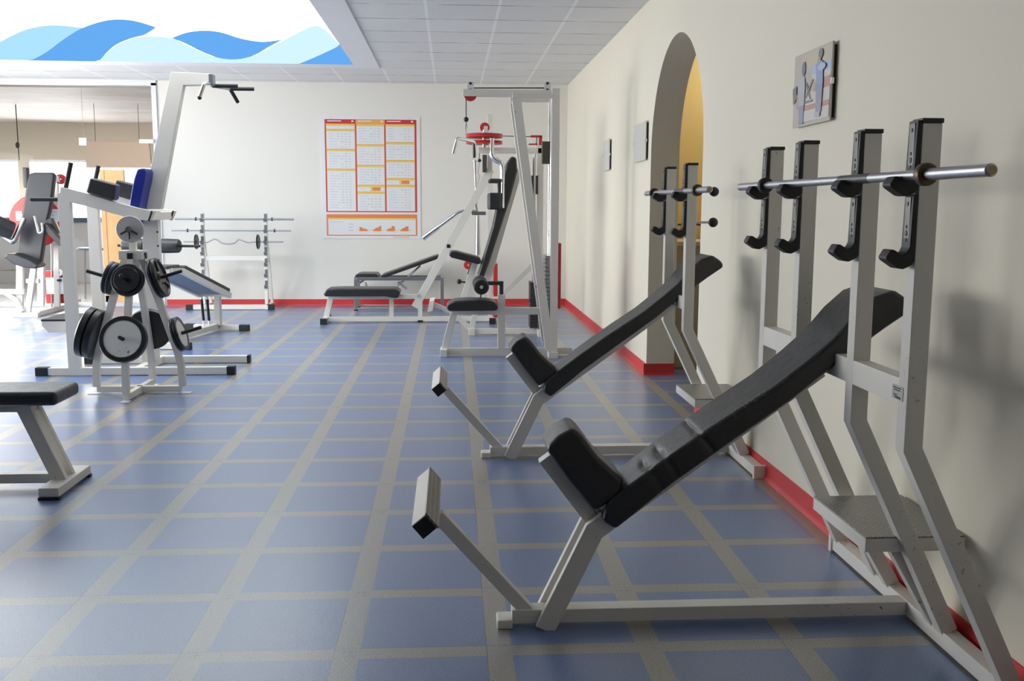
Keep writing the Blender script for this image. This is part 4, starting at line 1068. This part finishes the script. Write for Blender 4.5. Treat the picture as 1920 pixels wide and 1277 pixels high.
# ------------------------------------------------------------------ chrome adjustable bench against the back wall
CB = thing('adjustable_bench', 'low chrome framed bench with raised black backrest against the back wall', 'weight bench', (-.66, 12.62, 0))
Y0, Y1 = 12.42, 12.80
def cp(px, py, y=Y0): return at(px, py, Y=y)
xl, xr = cp(667, 550).x, cp(829, 550).x; zt_ = cp(700, 523).z
for y in (Y0, Y1):
    MB().box(xl, xr, y-.015, y+.015, zt_-.02, zt_+.02, .003).build('top_rail', 'steel', CB)
    MB().box(xl, xr, y-.012, y+.012, .012, .036, .003).build('bottom_rail', 'chrome', CB)
    for x in (xl, xr):
        lg = MB().box(x-.02, x+.02, y-.02, y+.02, .012, zt_, .003).build('leg', 'steel', CB)
        MB().box(x-.024, x+.024, y-.024, y+.024, 0, .014, .002).build('foot_cap', 'rubber', lg)
for x in (xl, xr): MB().box(x-.018, x+.018, Y0, Y1, zt_-.018, zt_+.018, .003).build('end_rail', 'steel', CB)
for a, b in (((684, 530), (687, 542)), ((745, 530), (762, 543)), ((670, 534), (682, 526)), ((735, 543), (757, 527))):
    p, q = cp(*a), cp(*b); MB().pipe([V(p.x, Y0+.1, p.z), V(q.x, Y0+.1, q.z)], .012, 8).build('brace', 'steel', CB)
p, q = cp(764, 520), cp(788, 499); MB().pipe([V(p.x, Y0+.1, p.z), V(q.x, Y0+.1, q.z)], .012, 8).build('prop_rod', 'steel', CB)
ym = (Y0+Y1)/2
sp_ = [cp(x, y) for x, y in ((664, 521), (667, 515), (674, 513), (705, 513), (710, 518), (709, 521))]
MB().prism([V(p.x, ym, p.z) for p in sp_], EY, .20, .012, 4, ang=35).build('seat_pad', 'pad', CB)
sp_ = [cp(x, y) for x, y in ((711, 521), (716, 515.5), (815, 480), (822, 478.5), (823, 484), (817, 487), (722, 520.5))]
MB().prism([V(p.x, ym, p.z) for p in sp_], EY, .20, .012, 4, ang=35).build('backrest_pad', 'pad', CB)

# ------------------------------------------------------------------ seated press machine at the far left
YQ = 11.75
Q = thing('seated_press_machine', 'white seated press machine with grey backrest and red discs at far left', 'exercise machine', (-4.95, YQ, 0))
def qp(px, py, y=YQ): return at(px, py, Y=y)
a, b = qp(22, 592), qp(71, 592)
MB().box(a.x, b.x, YQ, YQ+.09, 0, .055, .008).build('front_foot', 'white', Q)
def post(name, pts, w, y, mat='white', d=.05): return MB().beam([V(qp(*p, y).x, y, qp(*p, y).z) for p in pts], w, d).build(name, mat, Q)
post('seat_post', ((37, 586), (38, 497)), .075, YQ+.06)
post('seat_brace', ((52, 586), (64, 500)), .065, YQ+.07)
post('lower_strut', ((42, 584), (31, 562), (8, 547)), .05, YQ+.02)
post('shelf_arm', ((-14, 547), (46, 547)), .06, YQ+.03)
post('rear_post', ((77, 574), (77, 500)), .075, YQ+.45)
post('cross_arm', ((50, 527), (74, 527)), .05, YQ+.30)
q0, q1 = at(66, 589, Z=.03), at(135, 570, Z=.03)
MB().beam([q0, q1], .09, .055, EZ).build('base_beam', 'white', Q)
q0, q1 = at(84, 574, Z=.03), at(135, 567, Z=.03)
MB().beam([q0+EY*.25, q1+EY*.25], .07, .055, EZ).build('rear_beam', 'white', Q)
def face(name, px, y, th, mat, bev=.02, tilt=0):
    """upholstered panel facing the room, traced outline; tilt leans its top back"""
    pts = [qp(*p, y) for p in px]; zb = min(p.z for p in pts)
    pts = [V(p.x, y+(p.z-zb)*tilt, p.z) for p in pts]
    n = V(0, 1, -tilt).normalized()
    return MB().prism(pts, n, th/2, bev, 4, ang=40).build(name, mat, Q)
face('backrest_pad', ((52, 326), (60, 323.5), (94, 323.5), (99, 327), (95, 378), (92, 398), (88, 415), (85, 440), (79, 492), (76, 499), (52, 496), (31, 478), (38, 420), (43, 380), (48, 340)), YQ+.22, .09, 'greypad', .022, .08)
sp_ = [V(qp(*p).x, 0, qp(*p).z) for p in ((12, 481), (18, 475), (32, 476), (60, 487), (76, 497), (72, 503), (50, 501), (29, 494))]
MB().prism([V(p.x, YQ+.05, p.z) for p in sp_], V(-.1, 1, 0), .16, .016, 4, ang=35).build('seat_pad', 'greypad', Q)
c = qp(66, 415, YQ+.45)
MB().lathe((c.x, YQ+.45, c.z), EY, [(.12, 0), (.30, 0), (.31, .012), (.30, .025), (.12, .025)], 48, closed=True).build('cam_disc', 'red', Q)
for x0_, x1_, y0_, y1_ in ((29, 42, 396, 414), (92, 111, 392, 416)):
    a, b = qp(x0_, y0_, YQ+.43), qp(x1_, y1_, YQ+.43)
    lb = MB().box(a.x, b.x, YQ+.432, YQ+.446, b.z, a.z, .002).build('label_plate', 'lam', Q)
    if x0_ > 80:
        l_ = MB()
        for k in range(3): l_.box(a.x+.02, a.x+.07-.012*k, YQ+.430, YQ+.4325, a.z-.035-.04*k, a.z-.028-.04*k)
        l_.build('label_print', 'ink', lb)
c = qp(113, 336, YQ+.5); MB().lathe((c.x, YQ+.5, c.z), EY, [(.01, 0), (.06, 0), (.05, .015), (.06, .03), (.01, .03)], 24, closed=True).build('top_pulley', 'red', Q)
face('top_bracket', ((98, 327), (110, 331), (112, 342), (98, 340)), YQ+.47, .03, 'lam', .004)
a, b = qp(42, 314, YQ+.5), qp(54, 352, YQ+.5); MB().box(a.x, b.x, YQ+.48, YQ+.56, b.z, a.z, .012).build('head_block', 'greypad', Q)
post('rear_column', ((104, 336), (108, 575)), .06, YQ+.6)
# press arms: left roller, right folded lever with chrome handle
r0, r1 = qp(-14, 417, YQ-.05), qp(17, 433, YQ-.05)
MB().pipe([V(r0.x, YQ-.12, r0.z), V(r1.x, YQ+.02, r1.z)], [.115, .105], 24).build('arm_roller', 'pad', Q)
MB().pipe([V(qp(6, 443).x, YQ, qp(6, 443).z), V(qp(24, 455).x, YQ, qp(24, 455).z), V(qp(38, 410).x, YQ+.1, qp(38, 410).z)], .03, 12, .03).build('arm_tube', 'steel', Q)
post('lever_arm', ((84, 421), (117, 458)), .06, YQ+.05, 'greypad', .09)
post('lever_pad', ((90, 412), (103, 440)), .10, YQ+.16, 'greypad', .09)
post('support_arm', ((101, 415), (114, 448)), .05, YQ+.25)
MB().pipe([V(qp(x, y).x, YQ-.02, qp(x, y).z) for x, y in ((66, 405), (74, 438), (82, 434), (80, 418))], .014, 10, .02).build('handle', 'chrome', Q)
# stack behind
a, b = qp(82, 508, YQ+.62), qp(128, 569, YQ+.62)
MB().box(a.x, b.x, YQ+.64, YQ+.70, b.z, a.z, .004).build('stack_guard', 'red', Q)
a, b = qp(83, 521, YQ+.56), qp(127, 552, YQ+.56)
MB().box(a.x, b.x, YQ+.60, YQ+.615, b.z, a.z, .002).build('front_cover', 'lam', Q)
c = qp(110, 511, YQ+.58); MB().lathe((c.x, YQ+.60, c.z), -EY, [(.012, 0), (.045, 0), (.045, .02), (.012, .02)], 24, closed=True).build('pulley', 'lam', Q)
c = qp(109, 526, YQ+.55); MB().box(c.x-.025, c.x+.025, YQ+.57, YQ+.60, c.z-.014, c.z+.014, .006).build('cover_latch', 'cap', Q)
for px in (94, 99): MB().pipe([V(qp(px, 570, YQ+.58).x, YQ+.62, .04), V(qp(px, 440, YQ+.58).x, YQ+.62, qp(px, 440, YQ+.58).z)], .011, 10).build('guide_rod', 'steel', Q)
p, q = qp(-14, 507), qp(36, 507); MB().pipe([V(p.x, YQ+.06, p.z), V(q.x, YQ+.06, q.z)], .008, 8).build('adjust_bar', 'brass', Q)

# ------------------------------------------------------------------ light and view
wd = bpy.data.worlds.new('world'); SC.world = wd; wd.use_nodes = True
bg = wd.node_tree.nodes['Background']; bg.inputs[0].default_value = (.9, .95, 1, 1); bg.inputs[1].default_value = .25
def area(name, loc, aim, sx, sy, watts, col):
    d = bpy.data.lights.new(name, 'AREA'); d.shape = 'RECTANGLE'; d.size = sx; d.size_y = sy; d.energy = watts; d.color = col
    o = bpy.data.objects.new(name, d); COL.objects.link(o); o.location = loc
    o.rotation_euler = (Vector(aim)-Vector(loc)).to_track_quat('-Z', 'Y').to_euler(); return o
for (a, b), wt in zip(wy, (20, 70, 125)): area('window_daylight', (-6.78, (a+b)/2, 1.3), (0, (a+b)/2, 1.2), b-a, 1.6, wt, (1, .985, .95))
area('bar_room_daylight', (-6.9, 18.6, 1.15), (-3, 10, 1.0), 4, 1.8, 200, (1, .985, .95))
area('recess_fill_light', (2.6, 8.0, 2.85), (2.5, 8.7, .5), .5, .4, 10, (1, .96, .9))  # added fill with no fitting of its own, brightens the ochre recess wall
SC.view_settings.view_transform = 'Standard'; SC.view_settings.look = 'None'
SC.view_settings.gamma = 1; SC.view_settings.use_curve_mapping = False
SC.view_settings.exposure = 0.15
